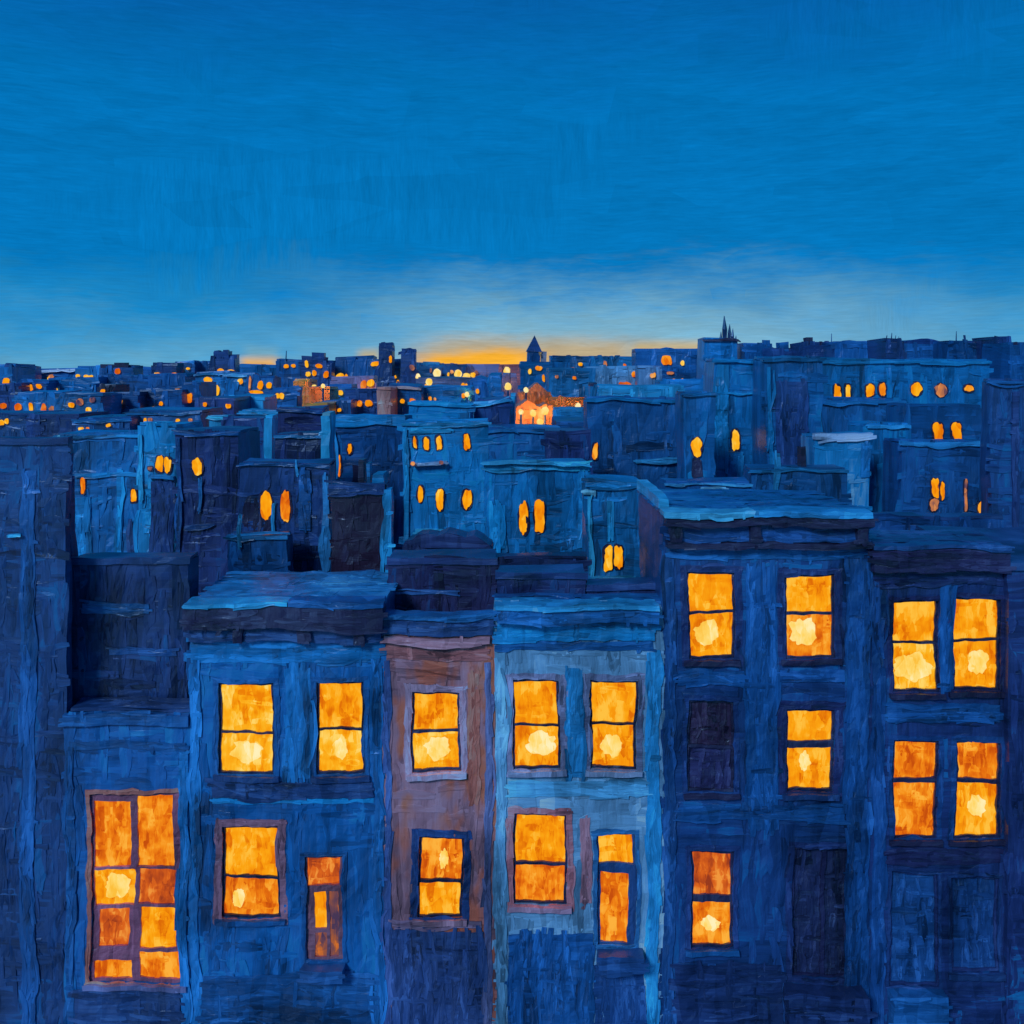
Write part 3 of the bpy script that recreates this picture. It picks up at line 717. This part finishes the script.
# ================================================================ FAR CITY
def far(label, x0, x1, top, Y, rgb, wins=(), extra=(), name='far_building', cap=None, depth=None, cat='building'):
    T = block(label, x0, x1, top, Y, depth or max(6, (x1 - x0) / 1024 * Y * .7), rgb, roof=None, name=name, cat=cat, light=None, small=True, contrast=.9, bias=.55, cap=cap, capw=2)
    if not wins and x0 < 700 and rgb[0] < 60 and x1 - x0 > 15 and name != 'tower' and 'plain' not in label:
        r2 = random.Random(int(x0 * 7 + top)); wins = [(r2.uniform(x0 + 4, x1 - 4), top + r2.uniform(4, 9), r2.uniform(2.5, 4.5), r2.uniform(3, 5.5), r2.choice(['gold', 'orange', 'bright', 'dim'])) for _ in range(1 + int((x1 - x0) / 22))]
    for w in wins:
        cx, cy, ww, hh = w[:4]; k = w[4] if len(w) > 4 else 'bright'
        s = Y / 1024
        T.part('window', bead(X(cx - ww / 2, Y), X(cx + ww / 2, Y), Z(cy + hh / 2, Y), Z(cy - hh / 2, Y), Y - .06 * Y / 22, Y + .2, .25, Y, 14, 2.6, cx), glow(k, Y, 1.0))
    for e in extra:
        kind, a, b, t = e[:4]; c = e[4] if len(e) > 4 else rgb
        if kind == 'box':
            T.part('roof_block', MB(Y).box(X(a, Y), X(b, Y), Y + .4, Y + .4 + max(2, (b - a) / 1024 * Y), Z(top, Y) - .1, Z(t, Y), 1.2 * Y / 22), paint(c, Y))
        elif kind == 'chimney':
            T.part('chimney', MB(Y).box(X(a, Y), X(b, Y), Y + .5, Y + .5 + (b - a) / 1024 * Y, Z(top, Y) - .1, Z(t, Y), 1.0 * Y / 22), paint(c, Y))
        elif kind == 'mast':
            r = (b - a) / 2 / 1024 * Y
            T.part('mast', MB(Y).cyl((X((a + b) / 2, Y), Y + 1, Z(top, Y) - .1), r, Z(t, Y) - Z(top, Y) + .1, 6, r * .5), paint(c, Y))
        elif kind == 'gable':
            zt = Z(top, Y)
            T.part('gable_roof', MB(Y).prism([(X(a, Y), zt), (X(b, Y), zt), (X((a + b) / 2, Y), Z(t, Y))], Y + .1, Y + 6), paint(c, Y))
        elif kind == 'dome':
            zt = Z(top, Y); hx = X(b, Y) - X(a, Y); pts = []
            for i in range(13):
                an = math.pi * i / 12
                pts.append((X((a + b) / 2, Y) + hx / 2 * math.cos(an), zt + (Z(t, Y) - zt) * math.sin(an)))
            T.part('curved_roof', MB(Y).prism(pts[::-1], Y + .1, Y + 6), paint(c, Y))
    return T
FB = (6, 58, 128); FN = (10, 42, 104); FM = (4, 72, 146); FL = (14, 94, 166); FG = (44, 84, 146)
# skyline, left to right
far('low blue skyline block with amber spot at the very left edge', -60, 12, 367, 300, FM, [(6.5, 381, 5, 6, 'gold')], [('dome', 3, 10, 363, FN)])
far('low skyline block with dim pink window, second from left edge', 12, 33, 369, 330, FB, [(29, 373, 4, 6, 'dim')])
far('long low skyline block topped by a thin pale line, far left', 33, 75, 371.5, 340, FB, cap=(120, 180, 214))
far('skyline block with three tiny yellow dots in a row, far left', 75, 101, 370, 310, FM, [(78, 378, 3, 4), (88, 378, 5, 4, 'bright'), (94, 378, 4, 3.5)])
far('skyline block with dark ragged roof and two stacked orange windows', 101, 135, 369, 300, FB, [(120, 373, 5, 6, 'orange'), (119, 384, 7, 5, 'orange')], [('box', 102, 130, 365.5, INK), ('box', 116, 126, 363.5, INK)])
far('plain blue skyline block left of the two-step roof', 135, 153, 370, 320, FB)
far('skyline block with three yellow dots below its corner', 152, 176, 365, 290, FN, [(157.5, 375, 6, 6), (159.5, 383, 4, 4, 'gold'), (164.5, 381, 3, 5, 'gold'), (174, 374.5, 5, 6, 'orange')])
far('skyline block with mauve roof box and two tiny dots', 176, 194, 364, 300, FB, [(182, 368, 3.5, 3.5), (188, 367.5, 3, 2.5)], [('box', 177, 193, 360, FM), ('box', 179, 185, 360.5, (90, 90, 130))])
far('plain skyline block left of the stepped tower with paired lamps', 194, 214, 364, 305, FB, [(208, 374.5, 5, 2.5, 'orange')])
far('stepped dark tower with two bright windows at its foot, left third', 213, 235, 359, 280, FN, [(221, 371, 6, 6, 'gold'), (230.5, 372, 8, 7, 'bright')], [('box', 213.5, 228, 352.5, FN), ('box', 214, 219, 351.5, FN), ('box', 223, 228, 351, FN)], name='tower', cat='tower')
far('plain blue skyline block right of the stepped tower, under peach sky', 235, 276, 368, 300, FM)
far('skyline block with a thin roof aerial, left of the two-level dark tower', 275, 301, 361.5, 290, FB, (), [('mast', 283.6, 285, 351)])
far('two-level dark tower with five yellow windows', 300, 331, 362, 270, FN, [(306, 363.5, 4, 7), (307, 374, 5, 5), (313.5, 373, 4, 6, 'gold'), (318.5, 364.5, 6, 4, 'gold'), (325.5, 374, 5, 8, 'gold')], [('box', 300, 322.5, 355.5, FN), ('box', 311, 322.5, 351.5, FN)], name='tower', cat='tower')
far('skyline block with one large yellow window and two-step roof', 334, 372, 359, 280, FB, [(339.5, 377, 8, 9), (346, 377, 4, 6, 'gold'), (374, 364.5, 0.1, .1)][:2], [('box', 334.5, 355, 356.5, FB)])
far('plain blue slab with amber window strip, below the square tower', 370, 400, 363.5, 275, FB, [(374, 365, 8, 5, 'gold'), (380, 365.5, 4, 3, 'gold'), (389, 378, 4.5, 4), (394, 378, 3.5, 3), (397, 384, 3, 5, 'gold'), (385.5, 385, 4, 3, 'gold')])
far('square black-navy tower, left of the two upright towers', 377.5, 391, 347, 265, FN, [(388.7, 361, 3, 7, 'gold')], name='tower', cat='tower')
far('round-shouldered dark tower, right of the two upright towers', 399, 414.5, 353, 265, FN, [(410, 369, 5, 5, 'dim')], [('dome', 399.5, 414, 349.5, FN)], name='tower', cat='tower')
far('blue skyline block left end of the orange sunset', 414, 440, 366, 290, FM, (), [('box', 421, 438, 361.5, FL)])
far('low blue skyline block under the brightest orange sky', 438, 466, 367, 300, FB, (), [('box', 440, 456, 363.5, FB)])
far('low mauve-blue skyline block beneath the sunset, left of the spired tower', 464, 499, 367, 310, (48, 70, 126))
far('low brownish skyline block touching the spired tower', 498, 522, 367.5, 300, (90, 74, 104))
# spired tower
Y = 250; T = Thing('church_tower', (X(534, Y), Y, 0), 'pointed church tower in the middle of the orange sunset', 'tower')
T.part('wall', MB(Y).box(X(527, Y), X(541, Y), Y, Y + 3.6, -.1, Z(352, Y), 3), paint((8, 56, 124), Y))
sp = MB(Y); b0 = [(X(525.5, Y), Y - .3, Z(352, Y)), (X(542.5, Y), Y - .3, Z(352, Y)), (X(542.5, Y), Y + 3.9, Z(352, Y)), (X(525.5, Y), Y + 3.9, Z(352, Y))]
ap = (X(534, Y), Y + 1.8, Z(335.5, Y))
for i in range(4): sp.f.append([sp.vert(b0[i]), sp.vert(b0[(i + 1) % 4]), sp.vert(ap)])
sp.f.append([sp.vert(p) for p in b0[::-1]])
T.part('spire', sp, paint((8, 44, 108), Y))
T.part('side_turret', MB(Y).box(X(541.5, Y), X(547, Y), Y + .3, Y + 2, -.1, Z(352, Y), 2), paint((80, 106, 152), Y))
T.part('window', bead(X(538, Y), X(540.6, Y), Z(356, Y), Z(352, Y), Y - .6, Y, .1, Y), paint((150, 104, 84), Y))
far('blue nave block at the foot of the pointed church tower, with tiny dots', 520, 553, 365.5, 245, FM, [(529, 371.5, 3, 4.5), (539, 368.5, 8, 4.5, 'orange'), (543.5, 378, 3, 7, 'gold')])
far('blue skyline block with flat dark roof box, right of the church tower', 551, 590, 359.5, 260, FM, (), [('box', 553, 566, 355.5, FN), ('box', 567, 570, 354.8, FN)])
far('long low blue skyline block, centre right', 588, 640, 359.5, 280, (10, 78, 146), (), [('box', 592, 613, 357.5, FB)])
far('wide skyline block with one big orange window, left of the square pale top', 638, 705, 352, 240, FB, [(668, 361, 11, 9, 'orange'), (683.5, 363, 4, 4), (671, 373, 6, 3, 'dim'), (676, 381, 8, 5, 'gold'), (683, 380, 5, 5, 'gold'), (693.5, 381, 4.5, 3, 'gold')])
far('square pale-fronted block left of the lacy spires', 704, 738, 341.5, 150, FM, (), [], cap=INK)
# lacy spires
Y = 200; T = Thing('cathedral', (X(730, Y), Y, 0), 'cathedral with cluster of thin lacy spires on the skyline right of the sunset', 'church')
T.part('wall', MB(Y).box(X(719, Y), X(742, Y), Y, Y + 9, -.1, Z(352, Y), 3), paint(FB, Y))
for cx, w, z0, z1, t in ((726, 4.6, 352, 330, 316), (722, 2.4, 352, 338, 332), (730.5, 3, 352, 333, 325), (734, 3, 352, 337, 329), (737.5, 2.6, 355, 342, 336)):
    hw = w / 2 / 1024 * Y; c = X(cx, Y)
    p = T.part('pinnacle', MB(Y).box(c - hw, c + hw, Y + .5, Y + .5 + 2 * hw, Z(z0, Y) - .2, Z(z1, Y), 1), paint(FN, Y))
    T.part('spire', MB(Y).cyl((c, Y + .5 + hw, Z(z1, Y) - .05), hw * 1.1, Z(t, Y) - Z(z1, Y), 8, .05), paint((20, 70, 134), Y), p)
far('blocky blue roofline piece right of the lacy spires', 746, 776, 346, 150, FB, (), [('chimney', 767, 773.5, 339.5, FB), ('box', 753, 758, 344, FB)])
far('dark low roof carrying a square water tank', 775, 806, 350.5, 140, FN, (), [('box', 783, 792, 341.5, FB), ('box', 795, 804, 347.5, FB)])
far('dark roofline piece with two mushroom chimneys', 804, 836, 345.5, 135, FN, (), [('chimney', 809.5, 814, 339.5, INK), ('chimney', 808.5, 815, 338, INK), ('chimney', 822, 825, 341.5, INK), ('mast', 834.2, 835.6, 334)])
far('long flat blue roofline piece, right of the mushroom chimneys', 836, 888, 345, 130, FB)
far('dark roofline tower with three thin upright posts', 887, 904, 343, 120, FN, (), [('mast', 889, 890.6, 336.5), ('mast', 894, 895.6, 334), ('mast', 898.4, 899.6, 336.5), ('mast', 902, 903, 337)])
far('gently curved blue roof on the right skyline', 903, 951, 345, 125, FB, (), [('dome', 904, 951, 339.5, FN)])
far('blue roofline piece with one tall aerial and short post', 950, 997, 343.5, 120, FB, (), [('mast', 960, 961.6, 331), ('chimney', 967, 968.6, 335.5, FN), ('box', 965, 996, 341, FN)])
far('dark roofline tower, last but one before the right edge', 995, 1011, 340, 115, FN, (), [('chimney', 997, 1000, 338, FN)])
far('dark stepped skyline block at the right edge', 1010, 1100, 346, 110, FB, (), [('chimney', 1016, 1020, 342, INK), ('box', 1022, 1060, 343, FN)])
# second band
far('dark block with one orange spot, lower left edge of the far city', -40, 18, 386, 170, FN, [(4, 406, 5, 6, 'orange')])
far('blue block with two side-by-side amber dots, far left', 17, 46, 382.5, 175, FB, [(20, 388.5, 6, 7), (29.5, 388, 6, 7, 'gold'), (39, 386, 5, 5, 'gold')])
far('bright blue block with one oval amber window, far left', 45, 97, 380, 180, FM, [(54.5, 390, 6, 8)])
far('blue block behind a black roof notch, left quarter', 96, 151, 378, 185, FB, [(135.5, 399.5, 4, 6, 'orange')])
far('small black-navy roof box in the far left quarter', 98, 114, 387, 150, INK, cap=None)
far('blue block with four ovals in a row, dim to orange', 16, 60, 395, 112, FM, [(19.5, 407, 5.5, 7, 'orange'), (32, 407, 3, 8, 'gold'), (45, 408.5, 4.5, 11, 'red'), (53, 408.5, 4.5, 6, 'dim')])
far('blue block with mauve square and amber ovals', 60, 99, 396, 108, FM, [(63, 412.5, 4.5, 6, 'gold'), (72, 404.5, 5, 5), (80, 401.5, 6, 7, 'dim'), (91.5, 398.5, 4.5, 5, 'dim'), (88.7, 411, 5, 9.5, 'bright')])
far('navy block with two round dots close together, left quarter', 99, 139, 395, 115, FB, [(116, 402.3, 5, 5.5), (121.5, 402, 3.5, 4.5, 'bright')], cap=None)
far('navy block with two small dots, left of the single orange oval', 139, 184, 393, 118, FB, [(156.5, 408, 3.5, 3.5, 'bright'), (164.3, 403.7, 4, 4, 'gold')])
far('blue block with single small yellow dot, left third', 150, 186, 376, 180, FB, [(177.7, 390, 4.5, 5)])
far('blue block with single tall orange oval, left third', 184, 201, 385, 120, FB, [(191.5, 398, 4.5, 9, 'orange')])
far('blue block with leaning pair of bright windows, left third', 196, 229, 375, 170, FM, [(209, 380.5, 7, 5, 'gold'), (212.3, 390, 4, 5, 'gold'), (217.3, 390.5, 5.5, 9, 'bright')], cap=(16, 92, 164))
far('blue block with pale corner, behind the amber ledge', 227, 252, 376.5, 165, FM, cap=(30, 98, 164))
far('blue block with amber ledge and upright amber bar', 248, 272, 379, 150, FB, [(249.6, 384, 1.6, 15, 'dim'), (260, 386, 4.5, 9, 'gold'), (256, 393, 14, 3.5, 'gold'), (268.5, 386, 4.5, 6)])
far('dark navy cube above the small bright gable box', 198, 233, 401, 86, (14, 38, 98))
far('light blue sloping block right of the dark navy cube', 230, 262, 399, 92, FL)
far('blue block with warm orange parapet and two dots', 270, 297, 390, 110, FB, [(276.5, 395.5, 3.5, 5), (281, 396, 5, 6, 'gold'), (283, 385, 0.1, 0.1)][:2])
far('orange-lit block glowing beside street lamps, left of centre', 292, 308, 382.5, 130, (176, 98, 70))  # lamplight orange painted into the walls of this and the next two
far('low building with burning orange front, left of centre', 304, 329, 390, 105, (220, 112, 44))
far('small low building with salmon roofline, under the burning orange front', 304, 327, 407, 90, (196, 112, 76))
far('dark block with round yellow dot and orange glint', 327, 350, 388, 120, FB, [(340.5, 392.8, 4.5, 4.5), (333, 398.5, 6, 6, 'gold'), (314, 387, .1, .1)][:2])
far('wide blue block with amber band along its top, left of centre', 329, 372, 380, 150, (60, 74, 128), [(369.7, 383.3, 6, 7), (363, 385, 6, 9, 'red'), (370, 389.5, 8, 3, 'gold'), (374.5, 390.5, 3, 4)])
far('dark block with a pair of round amber dots', 344, 386, 393, 100, FN, [(360, 404.5, 6.5, 6.5, 'orange'), (369.5, 404.5, 6.5, 6.5, 'gold'), (349, 414, 6, 5)])
far('mauve-fronted block right of the paired amber dots', 377, 391, 391, 98, (118, 96, 116))
far('blue block with thin pale upright edge below the round-shouldered tower', 390, 420, 388, 104, FB, [(402.5, 402, 4, 4.5), (412, 402, 6, 6, 'orange'), (418.5, 403.5, 4.5, 3.5), (393, 402, 3, 6, 'dim'), (396.6, 384, .1, .1)][:4], cap=(100, 116, 150))
far('long curved light blue roof behind the set-back roof block', 412, 472, 390, 110, FM, (), [('dome', 412, 472, 385.5, FM), ('box', 425, 450, 389, INK)])
far('dark arched hall with one small amber slit', 470, 489, 383, 130, FB, [(478, 390, 3, 5, 'gold')], [('dome', 470, 489, 376, FB)])
far('bright blue slab between the arched hall and the brownish wall', 489, 501, 376.5, 125, FM)
far('brownish wall block holding a wall lamp, left of the glowing square', 502, 516, 377, 140, (56, 70, 120))
far('blue roof slab low between church tower and glowing square', 416, 475, 380.5, 190, (44, 76, 134))
# glowing plaza; lamplight orange is also painted into its walls
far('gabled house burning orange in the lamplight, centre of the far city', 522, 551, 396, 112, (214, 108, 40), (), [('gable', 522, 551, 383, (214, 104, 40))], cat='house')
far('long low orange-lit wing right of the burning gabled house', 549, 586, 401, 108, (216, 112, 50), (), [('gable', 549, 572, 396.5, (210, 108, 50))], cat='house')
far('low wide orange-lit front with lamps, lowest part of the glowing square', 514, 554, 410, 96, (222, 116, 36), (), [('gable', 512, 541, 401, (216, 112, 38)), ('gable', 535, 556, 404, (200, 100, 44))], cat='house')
far('blue block behind the orange-lit wing', 549, 592, 372, 170, (10, 78, 146), cap=None)
far('hump-roofed blue building in front of the orange-lit wing', 555, 590, 413, 84, (8, 76, 142), (), [('dome', 556, 590, 409, (10, 84, 150))])
far('pale grey-blue block with orange doorway, centre right', 586, 642, 369.5, 200, (40, 94, 154), [(636, 374, 6, 6, 'orange'), (626, 385.5, 15, 7, 'red'), (601, 390, 8, 6, 'red')])
far('light grey-blue block left of the low pale roof', 640, 664, 369, 190, (40, 88, 148), (), [('box', 655, 662, 366, FG)])
far('low pale blue roof slab above the broad dark building', 598, 684, 389, 82, (14, 96, 164), [(605.5, 398, 8, 4, 'orange')])
far('plain blue far block above the twin-slit terrace', 664, 714, 383, 120, FM)
# more filler visible between
far('plain navy low block beneath the four ovals in a row', 28, 76, 417, 74, (12, 40, 100))
far('ragged navy block beneath the mauve square', 75, 130, 421, 70, (8, 54, 118), (), [('box', 94, 101, 418, FN)], cap=(8, 74, 144))
far('long navy roof left of the dark navy cube, left third', 128, 200, 414, 72, (8, 58, 124), cap=(10, 76, 146))
far('blue strip block at far left edge below the orange spot', -40, 30, 416, 80, (10, 50, 112))
far('navy backing block left of the broad dark building, centre', 555, 600, 425, 66, (8, 56, 122))
far('navy block filling behind the bright roof block, left of centre', 322, 350, 404, 95, (10, 52, 114))

# street lamps with real light
GR = 'street lamps glowing in the far city'
def street_lamp(px, py, r, Y, label, power):
    zc = Z(py, Y); x = X(px, Y); k = Y / 1024
    T = Thing('street_lamp', (x, Y, 0), label, 'street lamp', GR)
    T.part('pole', MB(Y).cyl((x, Y, 0), .09 * Y / 100, zc, 6), paint(NAVY, Y), wobble=False)
    T.part('globe', MB(Y).ball((x, Y, zc), r * k, r * k, r * k * 1.1, .12), glow('lamp', Y), wobble=False)
    if power:
        L = bpy.data.lights.new('lamp_light', 'POINT'); L.energy = power * .34; L.color = (1, .42, .07); L.shadow_soft_size = r * k * .3
        o = bpy.data.objects.new('lamp_light', L); COL.objects.link(o); o.location = (x, Y + r * k * 1.5, zc)
for px, py, r, Y, lab, pw in (
    (521, 412, 2.6, 93.5, 'globe lamp at the lower left corner of the glowing orange square', 260),
    (533, 413, 3.2, 93, 'globe lamp left of the middle pair in the glowing orange square', 420),
    (545, 411, 3.8, 93, 'largest globe lamp in the middle of the glowing orange square', 420),
    (540, 422, 3.2, 92, 'lowest globe lamp at the bottom of the glowing orange square', 260),
    (578, 406, 2.8, 105, 'globe lamp at the right end of the orange-lit wing', 420),
    (526, 390, 2.6, 108, 'globe lamp at the top left shoulder of the burning gabled house', 420),
    (437, 373, 4.0, 270, 'large globe lamp, left of the three big glows under the sunset', 1500),
    (458, 374, 4.0, 270, 'large globe lamp, middle of the three big glows under the sunset', 1500),
    (466.5, 377.5, 4.2, 260, 'large globe lamp, right of the three big glows under the sunset', 1500),
    (429, 382, 3.4, 180, 'amber globe lamp just below and left of the three big glows', 600),
    (507, 370.5, 3.4, 285, 'globe lamp against the brownish block left of the church tower', 500),
    (508, 386.5, 3.4, 137, 'globe lamp on the brownish wall above the glowing square', 160),
    (467, 394.5, 2.4, 109, 'small globe lamp left of the dark arched hall', 120),
    (314, 387.5, 2.8, 127, 'globe lamp above the burning orange front, left of centre', 500),
    (323, 386, 2.2, 103, 'small globe lamp at right end above the burning orange front', 300),
    (418, 376.5, 2.6, 250, 'faint globe lamp just right of the round-shouldered tower foot', 400)):
    street_lamp(px, py, r, Y, lab, pw)

T = block('dark navy hump-roofed shed under the seven-window building', 402, 492, 548, 27, 2, (16, 34, 82), light=(12, 52, 112), roof=(16, 34, 82))
zt = T.zt
pts = [(X(447, 27) + X(559, 27) / 1.0 * 0 + (X(492, 27) - X(402, 27)) / 2 * math.cos(math.pi * i / 14), zt - .02 + .42 * math.sin(math.pi * i / 14) * (1 + .15 * math.sin(i * 2.1))) for i in range(15)]
T.part('hump_roof', MB(27).prism(pts[::-1], 27.03, 27.85), paint((16, 36, 86), 27))
T = block('dark navy low shed under the twin arched windows', 492, 588, 560, 27.4, 2, (14, 36, 86), light=(12, 54, 116), roof=(14, 36, 86))

# ================================================================ ground
def sheet(name, x0, x1, y0, y1, z, mat, n=24):
    m = MB(22); xs = [x0 + (x1 - x0) * i / n for i in range(n + 1)]; ys = [y0 + (y1 - y0) * i / n for i in range(n + 1)]
    m.plane('z', z, xs, ys)
    o = m.build(name, mat, None, False); o['kind'] = 'structure'; return o
sheet('ground', -3000, 3000, -60, 5000, -.06, paint((8, 44, 104), 44, .5), 30)
sheet('road', -60, 60, 12, 20.2, -.04, paint((8, 42, 100), 22, .75), 20)
pv = MB(22).box(-60, 60, 20.3, 21.98, -.06, .06, .8); o = pv.build('pavement', paint((10, 54, 118), 22, .75), None, False); o['kind'] = 'structure'

# ================================================================ sky, added facade fill, camera
W = bpy.data.worlds.new('World'); SC.world = W; W.use_nodes = True; W.cycles.sampling_method = 'NONE'
nt = NT(W.node_tree); bg = nt.n['Background']
g = nt.add('ShaderNodeTexCoord').outputs['Generated']
gx, gy, gz = nt.sep(g)[:3]
az = nt.math('ARCTAN2', gx, gy)
el = nt.math('ARCSINE', gz)
A = nt.comb(az, el, 0)
wn = nt.noise(A, 9, 3); A2 = nt.vadd(A, nt.vmul(nt.vadd(wn.outputs['Color'], (-.5, -.5, 0)), (.012, .012, 0)))
big = nt.noise(nt.vmul(A2, (2.2, 5, 1)), 2.2, 4, .6).outputs[0]
hstk = nt.noise(nt.vmul(A2, (12, 70, 1)), 1.6, 4, .7).outputs[0]
hfine = nt.noise(nt.vmul(A2, (26, 380, 1)), 1.5, 3, .7).outputs[0]
vstk = nt.noise(nt.vmul(A2, (70, 9, 1)), 1.6, 3, .6).outputs[0]
vfine = nt.noise(nt.vmul(A2, (420, 40, 1)), 1.4, 3, .7).outputs[0]
msk = nt.smooth(nt.noise(nt.vadd(nt.vmul(A, (1, 1.4, 1)), (4.2, 1.3, 0)), 4.2, 2).outputs[0], .54, .64)
stk = nt.mixf(msk, hstk, vstk); fine = nt.mixf(msk, hfine, vfine)
cellv = nt.sep(nt.voro(nt.vmul(A2, (9, 40, 1)), 1.1).outputs['Color'])[0]
e2 = nt.math('ADD', el, nt.math('MULTIPLY', nt.math('SUBTRACT', big, .5), .10))
e2 = nt.math('ADD', e2, nt.math('MULTIPLY', nt.math('SUBTRACT', stk, .5), .06))
e2 = nt.math('ADD', e2, nt.math('MULTIPLY', nt.math('SUBTRACT', cellv, .5), .012))
deg = math.radians
mr = nt.add('ShaderNodeMapRange'); nt.put(mr.inputs[0], e2); mr.inputs[1].default_value = 0; mr.inputs[2].default_value = .5
base = nt.ramp(mr.outputs[0], [(0, lin((98, 170, 208))), (.075, lin((66, 152, 202))), (.15, lin((26, 132, 194))), (.22, lin((4, 118, 188))), (.52, lin((2, 112, 182))), (.68, lin((4, 98, 170))), (1, lin((8, 70, 140)))])
# pale haze band, strongest right of the middle
bandw = nt.smooth(nt.math('ABSOLUTE', nt.math('SUBTRACT', az, .10)), .42, .05)
band = nt.math('MULTIPLY', nt.smooth(e2, .12, .02), bandw)
col = nt.mixc(nt.math('MULTIPLY', band, .85), base, (*lin((134, 184, 206)), 1))
# sunset glow low in the middle
e3 = nt.math('ADD', el, nt.math('MULTIPLY', nt.math('SUBTRACT', big, .5), .03))
e3 = nt.math('ADD', e3, nt.math('MULTIPLY', nt.math('SUBTRACT', stk, .5), .012))
gz1 = nt.smooth(nt.math('ABSOLUTE', nt.math('SUBTRACT', az, .015)), .135, .08)
ga = nt.math('MULTIPLY', nt.smooth(e3, .044, .020), gz1)
col = nt.mixc(nt.math('MULTIPLY', ga, .85), col, (*lin((196, 168, 118)), 1))
gb = nt.math('MULTIPLY', nt.smooth(e3, .026, .014), nt.smooth(nt.math('ABSOLUTE', nt.math('ADD', az, .033)), .085, .03))
col = nt.mixc(gb, col, (*lin((252, 180, 52)), 1))
def patch(a0, a1, e0, e1, c, k):
    global col
    aj = nt.math('ADD', az, nt.math('MULTIPLY', nt.math('SUBTRACT', stk, .5), .012)); ej = nt.math('ADD', el, nt.math('MULTIPLY', nt.math('SUBTRACT', big, .5), .010))
    m = nt.math('MULTIPLY', nt.smooth(nt.math('ABSOLUTE', nt.math('SUBTRACT', aj, (a0 + a1) / 2)), (a1 - a0) / 2 + .008, (a1 - a0) / 2 - .006),
                nt.smooth(nt.math('ABSOLUTE', nt.math('SUBTRACT', ej, (e0 + e1) / 2)), (e1 - e0) / 2 + .006, (e1 - e0) / 2 - .005))
    col = nt.mixc(nt.math('MULTIPLY', m, k), col, (*lin(c), 1))
def pz(px): return math.atan((px - 512) / 1024)
def pe(py): return math.atan((HOR - py) / 1024)
patch(pz(246), pz(278), pe(368), pe(347), (140, 172, 165), .35)
patch(pz(242), pz(276), pe(372), pe(358), (226, 172, 96), .95)
patch(pz(360), pz(379), pe(366), pe(350), (190, 170, 120), .8)
patch(pz(634), pz(704), pe(362), pe(343), (204, 172, 104), .75)
val = nt.math('MULTIPLY_ADD', nt.math('SUBTRACT', fine, .5), .42, 1.0)
val = nt.math('MULTIPLY', val, nt.math('MULTIPLY_ADD', nt.math('SUBTRACT', stk, .5), .52, 1.0))
val = nt.math('MULTIPLY', val, nt.math('MULTIPLY_ADD', nt.math('SUBTRACT', cellv, .5), .11, 1.0))
vm = nt.add('ShaderNodeVectorMath', operation='SCALE'); nt.put(vm.inputs[0], col); nt.put(vm.inputs[3], val)
nt.l.new(vm.outputs[0], bg.inputs[0]); bg.inputs[1].default_value = 1.0

S = bpy.data.lights.new('facade_fill', 'SUN'); S.energy = 2.2; S.angle = math.radians(14); S.color = (.34, .58, 1.0)  # added fill sun from behind the camera to brighten the facades
so = bpy.data.objects.new('facade_fill', S); COL.objects.link(so)
so.rotation_euler = Vector((-.55, -1.0, .72)).to_track_quat('Z', 'Y').to_euler()
cam = bpy.data.cameras.new('camera'); co = bpy.data.objects.new('camera', cam); COL.objects.link(co)
cam.lens = 36; cam.sensor_width = 36; cam.shift_y = -(512 - HOR) / 1024; cam.clip_end = 8000; cam.clip_start = .1
co.location = (0, 0, H); co.rotation_euler = (math.radians(90), 0, 0)
SC.camera = co
SC.view_settings.view_transform = 'Standard'; SC.view_settings.look = 'None'; SC.view_settings.exposure = 0; SC.view_settings.gamma = 1
SC.cycles.use_denoising = True
SC.cycles.max_bounces = 4; SC.cycles.diffuse_bounces = 2
